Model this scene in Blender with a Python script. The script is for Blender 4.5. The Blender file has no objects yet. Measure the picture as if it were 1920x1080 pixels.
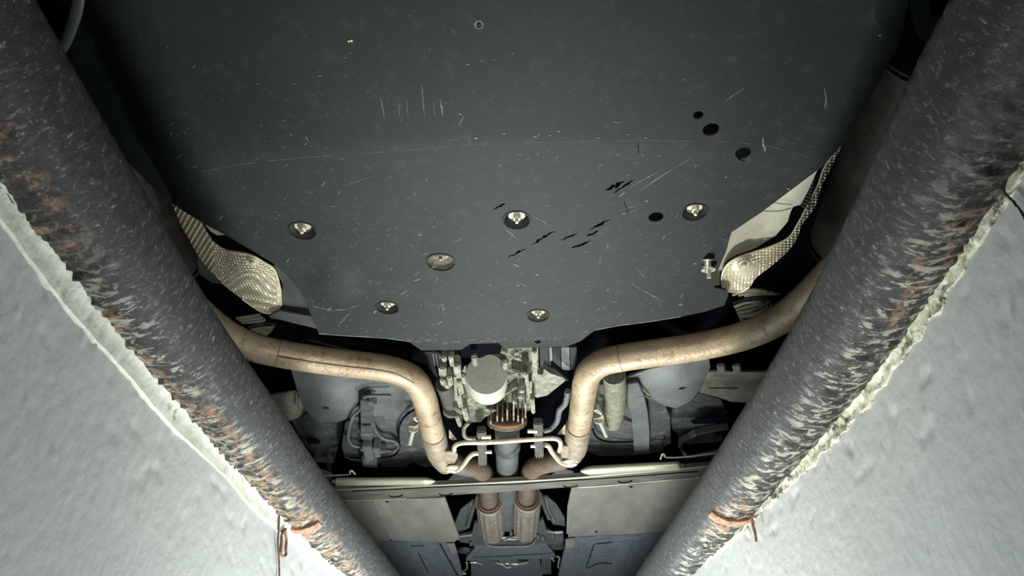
import bpy, bmesh, math, random
from mathutils import Vector, Matrix, noise
from mathutils.geometry import delaunay_2d_cdt
random.seed(7)
C = bpy.context.scene.collection
# ------------------------------------------------------------ camera, world, lights, exposure
F = 1400.0
HY = 1500.0
TH = math.atan((HY-540)/F)
cT, sT = math.cos(TH), math.sin(TH)
cam = bpy.data.cameras.new('camera'); co = bpy.data.objects.new('camera', cam); C.objects.link(co)
cam.sensor_width = 36; cam.lens = 36*F/1920; cam.clip_start = .01
co.location = (0, 0, 0); co.rotation_euler = (math.pi/2+TH, 0, 0)
bpy.context.scene.camera = co
w = bpy.data.worlds.new('world'); bpy.context.scene.world = w; w.use_nodes = True
w.node_tree.nodes['Background'].inputs[0].default_value = (.85, .92, .93, 1)
w.node_tree.nodes['Background'].inputs[1].default_value = .045

def lamp(name, kind, loc, energy, color, size, look=None, spot=None):
    l = bpy.data.lights.new(name, kind); l.energy = energy; l.color = color
    if kind == 'AREA': l.shape = 'RECTANGLE'; l.size, l.size_y = size
    else: l.shadow_soft_size = size
    if spot: l.spot_size = spot; l.spot_blend = 1.0
    o = bpy.data.objects.new(name, l); C.objects.link(o); o.location = loc
    if look: o.rotation_euler = (Vector(look)-Vector(loc)).to_track_quat('-Z', 'Y').to_euler()
    return o
lamp('work_light', 'SPOT', (.03, 1.78, -.50), 92, (1.0, .985, .92), .09, (.0, 1.28, .75), math.radians(98))
lamp('wall_fill', 'POINT', (.04, 1.55, -.2), 7.5, (.97, .99, 1.0), .1)  # added fill for the pit walls, which the spot leaves dim
lamp('camera_torch', 'SPOT', (.12, .05, -.12), 32, (1.0, .98, .92), .05, (-.02, 1.5, .86), math.radians(64))
lamp('haze_fill', 'POINT', (.03, 2.35, -.0), 25, (.86, .94, 1.0), .10)  # added bluish fill that brightens the far panels and suggests haze
lamp('near_fill', 'AREA', (.02, .35, -.75), .8, (1.0, .98, .92), (.35, .25), (0, 1.0, .7))  # weak added fill from near the lens
vs = bpy.context.scene.view_settings
vs.view_transform = 'Standard'; vs.look = 'None'; vs.gamma = 1; vs.use_curve_mapping = False; vs.exposure = 0.35

# ------------------------------------------------------------ placement helpers
def P(px, py, h):
    """point at height h (metres above the lens) seen at that pixel of the photograph"""
    u = (px-960)/F; v = (540-py)/F
    up = sT+v*cT; t = h/up
    return Vector((u*t, t*(cT-v*sT), h))
def PX(px, py, X):
    """point on the vertical plane x = X"""
    u = (px-960)/F; v = (540-py)/F
    t = X/u
    return Vector((X, t*(cT-v*sT), t*(sT+v*cT)))
def proj(p):
    d = p.y*cT+p.z*sT; q = -p.y*sT+p.z*cT
    return (960+F*p.x/d, 540-F*q/d)
def mpp(px, py, h):
    v = (540-py)/F
    return h/(sT+v*cT)/F
def crm(pts, n=8):
    """catmull-rom through points (tuples or vectors)"""
    P_ = [Vector(p) for p in pts]; out = []
    for i in range(len(P_)-1):
        p0 = P_[max(i-1, 0)]; p1 = P_[i]; p2 = P_[i+1]; p3 = P_[min(i+2, len(P_)-1)]
        for k in range(n):
            t = k/n
            out.append(.5*((2*p1)+(p2-p0)*t+(2*p0-5*p1+4*p2-p3)*t*t+(3*p1-p0-3*p2+p3)*t**3))
    out.append(P_[-1]); return out
def fb(x, y, z, o=4):
    return noise.fractal(Vector((x, y, z)), 1.0, 2.0, o)

# ------------------------------------------------------------ materials
def mat(name, col, rough=.6, metal=0., col2=None, sc=20, bump=.2, bsc=120, stretch=(1, 1, 1), col3=None, sc3=6, th3=(.55, .65), spec=.5, det=7):
    m = bpy.data.materials.new(name); m.use_nodes = True; nt = m.node_tree; N = nt.nodes; L = nt.links
    b = N['Principled BSDF']; b.inputs['Roughness'].default_value = rough; b.inputs['Metallic'].default_value = metal
    b.inputs['Specular IOR Level'].default_value = spec
    tc = N.new('ShaderNodeTexCoord'); mp = N.new('ShaderNodeMapping'); mp.inputs['Scale'].default_value = stretch
    L.new(tc.outputs['Object'], mp.inputs[0])
    if col2 is None: col2 = tuple(c*.7 for c in col)
    n1 = N.new('ShaderNodeTexNoise'); n1.inputs['Scale'].default_value = sc; n1.inputs['Detail'].default_value = det; n1.inputs['Roughness'].default_value = .65
    L.new(mp.outputs[0], n1.inputs['Vector'])
    r = N.new('ShaderNodeValToRGB'); r.color_ramp.elements[0].position = .35; r.color_ramp.elements[1].position = .65
    r.color_ramp.elements[0].color = (*col2, 1); r.color_ramp.elements[1].color = (*col, 1)
    L.new(n1.outputs['Fac'], r.inputs[0]); out = r.outputs[0]
    if col3:
        n3 = N.new('ShaderNodeTexNoise'); n3.inputs['Scale'].default_value = sc3; n3.inputs['Detail'].default_value = 8; n3.inputs['Roughness'].default_value = .7
        L.new(mp.outputs[0], n3.inputs['Vector'])
        r3 = N.new('ShaderNodeValToRGB'); r3.color_ramp.elements[0].position = th3[0]; r3.color_ramp.elements[1].position = th3[1]
        r3.color_ramp.elements[0].color = (0, 0, 0, 1); r3.color_ramp.elements[1].color = (1, 1, 1, 1)
        L.new(n3.outputs['Fac'], r3.inputs[0])
        mx = N.new('ShaderNodeMixRGB'); mx.inputs[2].default_value = (*col3, 1)
        L.new(r3.outputs[0], mx.inputs[0]); L.new(out, mx.inputs[1]); out = mx.outputs[0]
    L.new(out, b.inputs['Base Color'])
    n2 = N.new('ShaderNodeTexNoise'); n2.inputs['Scale'].default_value = bsc; n2.inputs['Detail'].default_value = 5
    L.new(mp.outputs[0], n2.inputs['Vector'])
    bp = N.new('ShaderNodeBump'); bp.inputs['Strength'].default_value = bump; bp.inputs['Distance'].default_value = .004
    L.new(n2.outputs['Fac'], bp.inputs['Height']); L.new(bp.outputs[0], b.inputs['Normal'])
    return m
M = {}
M['tray'] = mat('tray_plastic', (.0155, .022, .0202), .62, 0, (.0115, .0168, .0155), 5, .04, 260, col3=(.033, .042, .038), sc3=45, th3=(.54, .8), spec=.2)
M['tray_dark'] = mat('dark_plastic', (.012, .017, .016), .6, 0, (.008, .012, .012), 8, .1, 200, spec=.25, col3=(.045, .052, .046), sc3=60, th3=(.6, .8))
M['tray_edge'] = mat('scuffed_plastic', (.16, .185, .17), .7, 0, (.06, .07, .068), 60, .3, 200)
M['dish'] = mat('dish_dirt', (.035, .037, .034), .8, 0, (.02, .022, .02), 60, .3, 300)
M['mud'] = mat('dried_mud', (.16, .155, .115), .9, 0, (.07, .068, .052), 160, .8, 400)
M['zinc'] = mat('zinc_metal', (.72, .72, .58), .38, .55, (.42, .41, .32), 180, .2, 300)
M['boltdark'] = mat('dull_bolt', (.30, .29, .24), .5, .6, (.14, .13, .1), 200, .3, 300)
M['exhaust'] = mat('exhaust_steel', (.44, .365, .24), .46, .2, (.29, .215, .135), 9, .3, 160, (1, 1, 1), (.20, .12, .075), 40, (.54, .68))
M['exhaust_rust'] = mat('exhaust_rusty', (.185, .145, .10), .65, .2, (.11, .082, .056), 30, .3, 200, col3=(.12, .07, .045), sc3=40, th3=(.45, .65))
M['collar'] = mat('exhaust_collar', (.38, .33, .24), .5, .3, (.23, .185, .13), 40, .3, 200, col3=(.2, .12, .08), sc3=50, th3=(.55, .7))
M['rod'] = mat('hanger_rod', (.74, .70, .54), .4, .4, (.50, .46, .34), 70, .15, 300)
M['shield'] = mat('shield_alu', (.58, .55, .41), .42, .35, (.46, .43, .32), 40, .1, 300)
M['shield_plain'] = mat('shield_plain', (.34, .34, .26), .6, .3, (.30, .30, .24), 20, .1, 100)
M['muffler'] = mat('muffler_steel', (.075, .062, .045), .55, .35, (.04, .034, .027), 25, .3, 160, col3=(.11, .06, .035), sc3=18, th3=(.55, .7))
M['alu'] = mat('cast_alu', (.30, .30, .225), .6, .2, (.12, .12, .09), 60, .7, 220, col3=(.09, .09, .07), sc3=35, th3=(.5, .65))
M['cap'] = mat('cap_alu', (.44, .44, .36), .7, .0, (.34, .34, .28), 120, .35, 500, col3=(.26, .26, .2), sc3=200, th3=(.58, .7))
M['rust'] = mat('rust', (.26, .145, .085), .8, .1, (.17, .08, .045), 60, .5, 200, col3=(.10, .06, .045), sc3=60, th3=(.52, .66))
M['rustbright'] = mat('bright_rust', (.42, .23, .135), .8, 0, (.22, .11, .07), 70, .9, 160, col3=(.12, .07, .05), sc3=60, th3=(.5, .62))
M['subframe'] = mat('subframe_paint', (.125, .138, .132), .5, .1, (.075, .084, .082), 9, .25, 120, col3=(.24, .25, .22), sc3=40, th3=(.6, .8))
M['tank'] = mat('tank_plastic', (.062, .070, .067), .5, 0, (.036, .042, .042), 20, .35, 160, col3=(.21, .215, .18), sc3=45, th3=(.54, .76))
M['black'] = mat('shade_seam_black', (.004, .0045, .007), .95, 0, (.003, .0032, .005), 10, .2, 100, spec=.05)  # deep shade of the gaps is put into this near-black colour
M['wrap'] = mat('beige_wrap', (.26, .255, .19), .8, 0, (.15, .145, .11), 30, .3, 150)
M['rubber'] = mat('rubber', (.085, .085, .07), .85, 0, (.045, .045, .04), 50, .4, 260, (1, 1, .2))
M['hose'] = mat('hose_dirty', (.19, .20, .14), .8, 0, (.10, .11, .08), 50, .4, 260, col3=(.5, .5, .36), sc3=120, th3=(.6, .68))
M['rail'] = mat('alu_rail', (.66, .66, .50), .38, .5, (.5, .49, .37), 40, .1, 150, (.3, 1, 1))
M['beam'] = mat('cross_beam', (.20, .195, .15), .55, .2, (.10, .10, .08), 30, .2, 150, (.3, 1, 1))
M['panel'] = mat('floor_panel', (.25, .235, .19), .6, .05, (.18, .17, .14), 18, .15, 150, (1, .35, 1))
M['panel_haze'] = mat('hazed_panel', (.17, .188, .205), .6, .05, (.11, .123, .136), 30, .15, 150)  # bluish lamp haze put into the base colour of the far parts
M['cover'] = mat('side_cover_plastic', (.038, .045, .042), .6, 0, (.022, .027, .026), 20, .15, 150, spec=.3)
M['scr_l'] = mat('light_scratch', (.17, .19, .175), .8, 0, (.075, .088, .08), 300, .1)
M['scr_d'] = mat('dark_gouge', (.001, .001, .001), 1, 0, (.002, .002, .002), 300, .1, spec=.0)
M['yellow'] = mat('pale_dot', (.75, .74, .45), .6, 0, (.6, .6, .35), 300, .1)

# steel pipe material : uses UV (u = metres along, v = 0..1 round, .5 = towards the pit)
def pipe_mat(name, seed, rustamt):
    m = bpy.data.materials.new(name); m.use_nodes = True; nt = m.node_tree; N = nt.nodes; L = nt.links
    b = N['Principled BSDF']; b.inputs['Roughness'].default_value = .5
    uv = N.new('ShaderNodeUVMap'); uv.uv_map = 'UVMap'
    def nz(scale, sx, sy, det=6, ro=.6, off=0):
        mp = N.new('ShaderNodeMapping'); mp.inputs['Scale'].default_value = (sx, sy, 1); mp.inputs['Location'].default_value = (seed+off, off*1.7, 0)
        n = N.new('ShaderNodeTexNoise'); n.inputs['Scale'].default_value = scale; n.inputs['Detail'].default_value = det; n.inputs['Roughness'].default_value = ro; n.inputs['Distortion'].default_value = .4
        L.new(uv.outputs[0], mp.inputs[0]); L.new(mp.outputs[0], n.inputs['Vector']); return n.outputs['Fac']
    def ramp(fac, a, c, ca=(0, 0, 0), cb=(1, 1, 1)):
        r = N.new('ShaderNodeValToRGB'); r.color_ramp.elements[0].position = a; r.color_ramp.elements[1].position = c
        r.color_ramp.elements[0].color = (*ca, 1); r.color_ramp.elements[1].color = (*cb, 1); L.new(fac, r.inputs[0]); return r.outputs[0]
    def mix(f, a, c):
        x = N.new('ShaderNodeMixRGB'); L.new(f, x.inputs[0])
        for i, q in ((1, a), (2, c)):
            if isinstance(q, tuple): x.inputs[i].default_value = (*q, 1)
            else: L.new(q, x.inputs[i])
        return x.outputs[0]
    def mul(a, c):
        x = N.new('ShaderNodeMath'); x.operation = 'MULTIPLY'; L.new(a, x.inputs[0])
        if isinstance(c, float): x.inputs[1].default_value = c
        else: L.new(c, x.inputs[1])
        return x.outputs[0]
    fine = nz(5, 34, 7, 10, .8, 11)
    base = ramp(nz(3, 24, 5, 9, .8), .42, .66, (.040, .048, .042), (.21, .235, .21))
    base = mix(ramp(nz(4, 44, 3.2, 9, .8, 15), .515, .59), base, (.33, .345, .29)); base = mix(ramp(fine, .56, .66), base, (.30, .32, .28)); base = mix(ramp(fine, .44, .36), base, (.014, .016, .016))
    flake = ramp(nz(2, 40, 6, 8, .7, 3), .52, .56)           # pale flakes, thin along the pipe, long round it
    at = N.new('ShaderNodeAttribute'); at.attribute_name = 'zone'
    sep = N.new('ShaderNodeSeparateColor'); L.new(at.outputs['Color'], sep.inputs[0])
    zone = sep.outputs[0]; rz = sep.outputs[1]
    c = mix(mul(flake, zone), base, (.48, .485, .39))
    rustf = ramp(nz(2, 22, 7, 9, .75, 7), .51, .55)
    rf = mul(rustf, rz)
    rustc = ramp(nz(5, 30, 8, 8, .75, 9), .38, .62, (.12, .06, .04), (.48, .31, .18))
    c = mix(rf, c, rustc)
    L.new(c, b.inputs['Base Color'])
    bp = N.new('ShaderNodeBump'); bp.inputs['Strength'].default_value = 1.0; bp.inputs['Distance'].default_value = .006
    L.new(nz(3, 34, 6, 10, .78, 2), bp.inputs['Height']); L.new(bp.outputs[0], b.inputs['Normal'])
    return m
M['pipe_l'] = pipe_mat('steel_pipe_flaking_a', 1.3, 1); M['pipe_r'] = pipe_mat('steel_pipe_flaking_b', 5.1, .5)
M['wall'] = mat('pit_wall_paint', (.475, .50, .485), .6, 0, (.425, .455, .443), 3, .4, 60, col3=(.47, .50, .49), sc3=9, th3=(.55, .75))
M['edge'] = mat('plaster_edge', (.70, .74, .66), .6, 0, (.52, .56, .47), 10, .6, 60, col3=(.30, .31, .22), sc3=26, th3=(.60, .68))
M['edge_r'] = mat('crumbling_edge', (.68, .70, .56), .7, 0, (.50, .50, .36), 30, .8, 90, col3=(.08, .08, .06), sc3=38, th3=(.52, .60))
M['groove'] = mat('dark_groove', (.05, .055, .045), .8, 0, (.02, .022, .02), 40, .5, 100)
M['concrete'] = mat('concrete', (.22, .22, .21), .8, 0, (.15, .15, .145), 10, .4, 80)

# ------------------------------------------------------------ object helpers
def thing(name, label, cat, loc=(0, 0, 0), group=None):
    o = bpy.data.objects.new(name, None); C.objects.link(o); o.location = loc; o['label'] = label; o['category'] = cat
    if group: o['group'] = group
    o.empty_display_size = .05
    return o
def link(name, me, m, parent=None, label=None, smooth=True):
    o = bpy.data.objects.new(name, me); C.objects.link(o)
    if m: me.materials.append(m)
    if smooth:
        me.polygons.foreach_set('use_smooth', [True]*len(me.polygons))
        me.set_sharp_from_angle(angle=math.radians(38))
    if parent:
        o.parent = parent
        q = parent; off = Vector((0, 0, 0))
        while q: off += q.location; q = q.parent
        o.location = -off
    if label: o['label'] = label
    return o
def from_bm(name, bm, m, parent=None, label=None, smooth=True):
    me = bpy.data.meshes.new(name); bm.normal_update(); bm.to_mesh(me); bm.free()
    return link(name, me, m, parent, label, smooth)
def frames(pts):
    T = []
    for i in range(len(pts)):
        a = pts[max(i-1, 0)]; b = pts[min(i+1, len(pts)-1)]; T.append((b-a).normalized())
    u = T[0].orthogonal().normalized(); out = []
    for t in T:
        u = (u-t*u.dot(t)).normalized(); out.append((t, u, t.cross(u)))
    return out
def sweep(bm, pts, rad, seg=16, cap=True, prof=None, flat=None):
    fr = frames(pts); rings = []
    for i, p in enumerate(pts):
        t, u, v = fr[i]; r = rad(i/(len(pts)-1)) if callable(rad) else rad
        ring = []
        for k in range(seg):
            a = 2*math.pi*k/seg; rr = r*(prof(i/(len(pts)-1), a) if prof else 1)
            d = (u*math.cos(a)+v*math.sin(a))*rr
            if flat: d.z *= flat
            ring.append(bm.verts.new(p+d))
        rings.append(ring)
    for i in range(len(rings)-1):
        for k in range(seg):
            bm.faces.new((rings[i][k], rings[i][(k+1) % seg], rings[i+1][(k+1) % seg], rings[i+1][k]))
    if cap:
        bm.faces.new(rings[0][::-1]); bm.faces.new(rings[-1])
def tube(name, pts, rad, m, parent=None, seg=16, label=None, cap=True, n=6, prof=None, flat=None):
    bm = bmesh.new(); sweep(bm, crm(pts, n) if n > 1 else [Vector(p) for p in pts], rad, seg, cap, prof, flat)
    bmesh.ops.recalc_face_normals(bm, faces=bm.faces)
    return from_bm(name, bm, m, parent, label)
def lathe(bm, c, ax, prof, seg=24, sq=1.0, rot=0):
    """prof: list of (radius, height along ax)"""
    ax = Vector(ax).normalized(); u = ax.orthogonal().normalized(); v = ax.cross(u); rings = []
    for r, h in prof:
        rings.append([bm.verts.new(Vector(c)+ax*h+(u*math.cos(rot+2*math.pi*k/seg)+v*math.sin(rot+2*math.pi*k/seg)*sq)*max(r, 1e-5)) for k in range(seg)])
    for i in range(len(rings)-1):
        for k in range(seg):
            bm.faces.new((rings[i][k], rings[i][(k+1) % seg], rings[i+1][(k+1) % seg], rings[i+1][k]))
    bm.faces.new(rings[0][::-1]); bm.faces.new(rings[-1])
def turned(name, c, ax, prof, m, parent=None, seg=24, label=None, sq=1.0):
    bm = bmesh.new(); lathe(bm, c, ax, prof, seg, sq); bmesh.ops.recalc_face_normals(bm, faces=bm.faces)
    return from_bm(name, bm, m, parent, label)
def bar(bm, a, b, wd, ht, up=(0, 0, 1), bev=.0015):
    """bevelled bar from a to b"""
    a = Vector(a); b = Vector(b); t = (b-a).normalized(); s = t.cross(Vector(up)).normalized(); q = s.cross(t)
    new = bmesh.new(); bmesh.ops.create_cube(new, size=1)
    Mx = Matrix((s*wd, t*(b-a).length, q*ht)).transposed().to_4x4(); Mx.translation = (a+b)/2
    bmesh.ops.transform(new, matrix=Mx, verts=new.verts)
    if bev: bmesh.ops.bevel(new, geom=new.edges[:], offset=bev, segments=2, affect='EDGES')
    me = bpy.data.meshes.new('t'); new.to_mesh(me); new.free(); bm.from_mesh(me); bpy.data.meshes.remove(me)
def barobj(name, a, b, wd, ht, m, parent=None, label=None, up=(0, 0, 1), bev=.0015):
    bm = bmesh.new(); bar(bm, a, b, wd, ht, up, bev); return from_bm(name, bm, m, parent, label)
def resamp(poly, step, closed=True):
    out = []; n = len(poly)
    for i in range(n if closed else n-1):
        a = Vector(poly[i]).to_2d(); b = Vector(poly[(i+1) % n]).to_2d(); k = max(1, round((b-a).length/step))
        for j in range(k): out.append(a+(b-a)*j/k)
    if not closed: out.append(Vector(poly[-1]).to_2d())
    return out
def inside(p, poly):
    x, y = p; c = False; n = len(poly); j = n-1
    for i in range(n):
        xi, yi = poly[i]; xj, yj = poly[j]
        if (yi > y) != (yj > y) and x < (xj-xi)*(y-yi)/(yj-yi)+xi: c = not c
        j = i
    return c
def sheet_bm(poly, zf, step=12, thick=.003, holes=(), mask=None, round_=0, jit=True):
    """a moulded sheet: outline traced in the photograph, each point set at its own height, given thickness"""
    if not callable(zf): z0 = zf; zf = lambda x, y: z0
    if round_: poly = [tuple(p) for p in crm([(*p, 0) for p in list(poly)+[poly[0]]], round_)][:-1]; poly = [(p[0], p[1]) for p in poly]
    out = resamp(poly, step); loops = [out]+[[Vector(q) for q in h] for h in holes]
    vs_, es = [], []
    for lp in loops:
        s = len(vs_); vs_ += lp; n = len(lp); es += [(s+i, s+(i+1) % n) for i in range(n)]
    bnd = [q for lp in loops for q in lp]
    cell = {}
    for q in bnd: cell.setdefault((int(q.x//step), int(q.y//step)), []).append(q)
    x0 = min(q.x for q in out); x1 = max(q.x for q in out); y0 = min(q.y for q in out); y1 = max(q.y for q in out)
    opl = [tuple(q) for q in out]; hpl = [[tuple(q) for q in h] for h in loops[1:]]
    y = y0+step*.5; r = 0
    while y < y1:
        x = x0+step*(.25+.5*(r % 2))
        while x < x1:
            q = Vector((x, y)); ci, cj = int(x//step), int(y//step)
            if not any((q-b).length < step*.55 for a in (-1, 0, 1) for d in (-1, 0, 1) for b in cell.get((ci+a, cj+d), ())):
                if inside((x, y), opl) and not any(inside((x, y), h) for h in hpl): vs_.append(q)
            x += step
        y += step*.87; r += 1
    V, E, Fc, _, _, _ = delaunay_2d_cdt(vs_, es, [], 0, 1e-4)
    bm = bmesh.new(); lo = []; hi = []
    for q in V:
        p = P(q.x, q.y, zf(q.x, q.y)); lo.append(bm.verts.new(p)); hi.append(bm.verts.new(p+Vector((0, 0, thick))))
    cnt = {}
    for f in Fc:
        c = sum((V[i] for i in f), Vector((0, 0)))/len(f)
        if inside(tuple(c), opl) and not any(inside(tuple(c), h) for h in hpl):
            bm.faces.new([lo[i] for i in f]); bm.faces.new([hi[i] for i in reversed(f)])
            for i in range(len(f)):
                e = (f[i], f[(i+1) % len(f)]); cnt[e] = 1
    for (a, b) in cnt:
        if (b, a) not in cnt:
            try: bm.faces.new((lo[b], lo[a], hi[a], hi[b]))
            except ValueError: pass
    for v in [v for v in bm.verts if not v.link_faces]: bm.verts.remove(v)
    bmesh.ops.recalc_face_normals(bm, faces=bm.faces)
    return bm
def sheet(name, poly, zf, m, parent=None, label=None, **k):
    return from_bm(name, sheet_bm(poly, zf, **k), m, parent, label)
def S(base, scale, pts): return [(base[0]+x/scale, base[1]+y/scale) for x, y in pts]
A3 = lambda p: S((240, 300), 3.0, p)
A4 = lambda p: S((1240, 260), 2.7, p)
A5 = lambda p: S((380, 600), 3.375, p)
A6 = lambda p: S((1040, 600), 3.375, p)
A1 = lambda p: S((720, 600), 3.6, p)
A2 = lambda p: S((600, 840), 2.6667, p)
A9 = lambda p: S((820, 900), 6.0, p)
def hexbolt(cname, c, ax, r, m, parent, label=None, L_=.014, washer=True):
    """washer, nut and stud, each a piece of its own"""
    c = Vector(c); ax = Vector(ax).normalized()
    if washer: turned('washer', c, ax, [(r*1.9, 0), (r*1.9, .0012), (r*.8, .0014)], m, parent, 24)
    turned('nut', c+ax*.0013, ax, [(r, 0), (r, r*.9), (r*.8, r*1.05)], m, parent, 6)
    turned('stud', c+ax*.001, ax, [(r*.45, 0), (r*.45, L_), (r*.3, L_+.001)], m, parent, 12)

def structure(o): o['kind'] = 'structure'; return o

# ------------------------------------------------------------ the pit
# left steel pipe, outer (wall-side) and inner edges read along its length
YS = [-330, -150, 0, 150, 300, 450, 600, 750, 900, 1000, 1080, 1200, 1300]
def lerp(tab, y):
    for i in range(len(tab)-1):
        if y <= tab[i+1][0] or i == len(tab)-2:
            a, b = tab[i], tab[i+1]; return a[1]+(b[1]-a[1])*(y-a[0])/(b[0]-a[0])
L_in = [(-330, -115), (0, 68), (90, 117), (270, 220), (430, 312), (600, 412), (736, 505), (920, 628), (1080, 752), (1300, 925)]
L_out = [(-330, -350), (0, -150), (230, 0), (320, 70), (430, 140), (490, 185), (610, 272), (695, 340), (800, 425), (925, 530), (1035, 640), (1080, 690), (1300, 890)]
R_in = [(-330, 1950), (0, 1780), (150, 1703), (425, 1580), (540, 1525), (605, 1490), (790, 1380), (945, 1282), (1080, 1190), (1300, 1045)]
R_out = [(-330, 2140), (0, 1975), (240, 1850), (400, 1765), (540, 1690), (620, 1640), (780, 1535), (920, 1405), (1000, 1325), (1080, 1245), (1300, 1080)]
ZP, RP = .52, .0575
def smooth_path(f, h):
    return [P(f(y), y, h) for y in YS]
def pipe_path(tin, side):
    """centre line: shifted outwards from the silhouette edge nearest the car by the pipe's own radius"""
    pts = []
    for y in YS:
        x = lerp(tin, y); e = P(x, y, ZP); V_ = e.normalized()
        # the axis runs about along y; edge of the silhouette = centre + r * (V x axis)
        ax = (P(lerp(tin, y+60), y+60, ZP)-P(lerp(tin, y-60), y-60, ZP)).normalized()
        n = V_.cross(ax).normalized()
        if n.x*side > 0: n = -n
        c = e-n*RP
        c = c*(ZP/c.z) if False else c
        pts.append(c)
    # settle to the common height: slide along the ray by ratio
    return pts
pl = pipe_path(L_in, -1); pr = pipe_path(R_in, 1)
def far_ext(pts):
    d = (pts[-1]-pts[-3]).normalized(); return pts+[pts[-1]+d*1.2]
def steel_pipe(name, pts, m, side, label, rustspots, flakefrom):
    path = crm(far_ext(pts), 12)
    # even spacing
    acc = [0]
    for i in range(1, len(path)): acc.append(acc[-1]+(path[i]-path[i-1]).length)
    tot = acc[-1]; st = .0035; n = int(tot/st); seg = 120; cs = []; j = 0
    for i in range(n+1):
        s = tot*i/n
        while j < len(acc)-2 and acc[j+1] < s: j += 1
        cs.append(path[j].lerp(path[j+1], (s-acc[j])/max(acc[j+1]-acc[j], 1e-9)))
    bm_v = []; uvs = []; zone = []
    for i, c in enumerate(cs):
        t = (cs[min(i+3, n)]-cs[max(i-3, 0)]).normalized()
        u = Vector((-side, 0, 0)); u = (u-t*u.dot(t)).normalized(); v = Vector((0, 0, -1)); v = (v-t*v.dot(t)-u*v.dot(u)).normalized()
        s = tot*i/n; pxy = proj(c)
        for k in range(seg):
            a = 2*math.pi*k/seg          # 0 = towards the middle of the pit, 90 deg = down
            arc = a*RP
            wv = math.sin(a*3+s*4)*.02
            rid = noise.noise(Vector((s*120+side*9+wv*30+math.sin(a*2)*1.5, math.sin(a)*1.6, math.cos(a)*1.6)))
            rid2 = noise.noise(Vector((s*45+20, math.sin(a)*2.5, math.cos(a)*2.5)))
            # loose scale on the strip that faces down to the wall
            w_ = max(0, 1-abs((a-math.radians(108))/math.radians(70)))
            if a > math.pi*1.5: w_ = 0
            w_ = min(1, w_*1.7)
            g = noise.noise(Vector((s*5+side*3, a*1.5, 3)))*.5+.5
            amp = (.0009+.0026*w_*(.45+g)*(1 if a < 1.9 else max(.2, 1-(a-1.9)*1.6)))
            d = (rid+.5*rid2)*amp
            if w_ > .4 and rid > .28: d += .0008
            bm_v.append(c+(u*math.cos(a)+v*math.sin(a))*(RP+d))
            fl = max(0, min(1, (w_-.1)*1.6+noise.noise(Vector((s*9, a*3, 7)))*.35))*flakefrom(pxy[1])
            rs = 0
            for (y0, y1, a0, wd) in rustspots:
                q = 1-abs((pxy[1]-(y0+y1)/2)/((y1-y0)/2)); q2 = 1-abs(math.degrees(a)-a0)/wd
                rs = max(rs, min(1, 2.2*max(0, min(q, q2))+(.25 if min(q, q2) > 0 else 0)))
            zone.append((fl, rs, 0, 1))
    me = bpy.data.meshes.new(name)
    faces = [(i*seg+k, i*seg+(k+1) % seg, (i+1)*seg+(k+1) % seg, (i+1)*seg+k) for i in range(n) for k in range(seg)]
    faces += [tuple(range(seg)), tuple(range(n*seg, (n+1)*seg))]
    me.from_pydata(bm_v, [], faces)
    uvl = me.uv_layers.new(name='UVMap'); data = []
    for i in range(n):
        for k in range(seg):
            u0, u1 = tot*i/n, tot*(i+1)/n; v0, v1 = k/seg*2*math.pi*RP*3, (k+1)/seg*2*math.pi*RP*3
            data += [u0, v0, u0, v1, u1, v1, u1, v0]
    data += [0]*(4*seg); uvl.data.foreach_set('uv', data)
    ca = me.color_attributes.new(name='zone', type='FLOAT_COLOR', domain='POINT')
    ca.data.foreach_set('color', [c for z in zone for c in z])
    me.update()
    o = link(name, me, m, None, label, True); o['category'] = 'pipe'
    return o, cs
fl_l = lambda y: max(.0, min(1, (y-330)/200))
fl_r = lambda y: max(.12, min(1, (y-150)/300))
pipeL, csL = steel_pipe('steel_pipe', pl, M['pipe_l'], -1, 'black flaking steel pipe along the left pit wall, with orange rust patches along its underside',
    [(90, 400, 115, 60), (670, 880, 88, 30), (480, 560, 95, 16), (560, 680, 95, 14), (860, 1010, 75, 36), (990, 1100, 80, 36)], fl_l)
pipeR, csR = steel_pipe('steel_pipe', pr, M['pipe_r'], 1, 'black flaking steel pipe along the right pit wall, with pale streaks and little rust',
    [(300, 420, 95, 22), (440, 540, 95, 14), (880, 960, 75, 30)], fl_r)

# walls: top edge follows the pipe's outer side
def edge_path(tab, h, dx=0):
    return crm([P(lerp(tab, y)+dx, y, h) for y in YS], 10)
ZT = .455   # height where the plaster fillet meets the pipe
def x_at(path, y):
    for i in range(len(path)-1):
        if path[i].y <= y <= path[i+1].y:
            f = (y-path[i].y)/max(1e-9, path[i+1].y-path[i].y); return path[i].x+(path[i+1].x-path[i].x)*f
    if y < path[0].y: a, b = path[0], path[8]
    else: a, b = path[-9], path[-1]
    return a.x+(b.x-a.x)*(y-a.y)/(b.y-a.y)
EL = edge_path(L_out, ZT); ER = edge_path(R_out, ZT)
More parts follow.
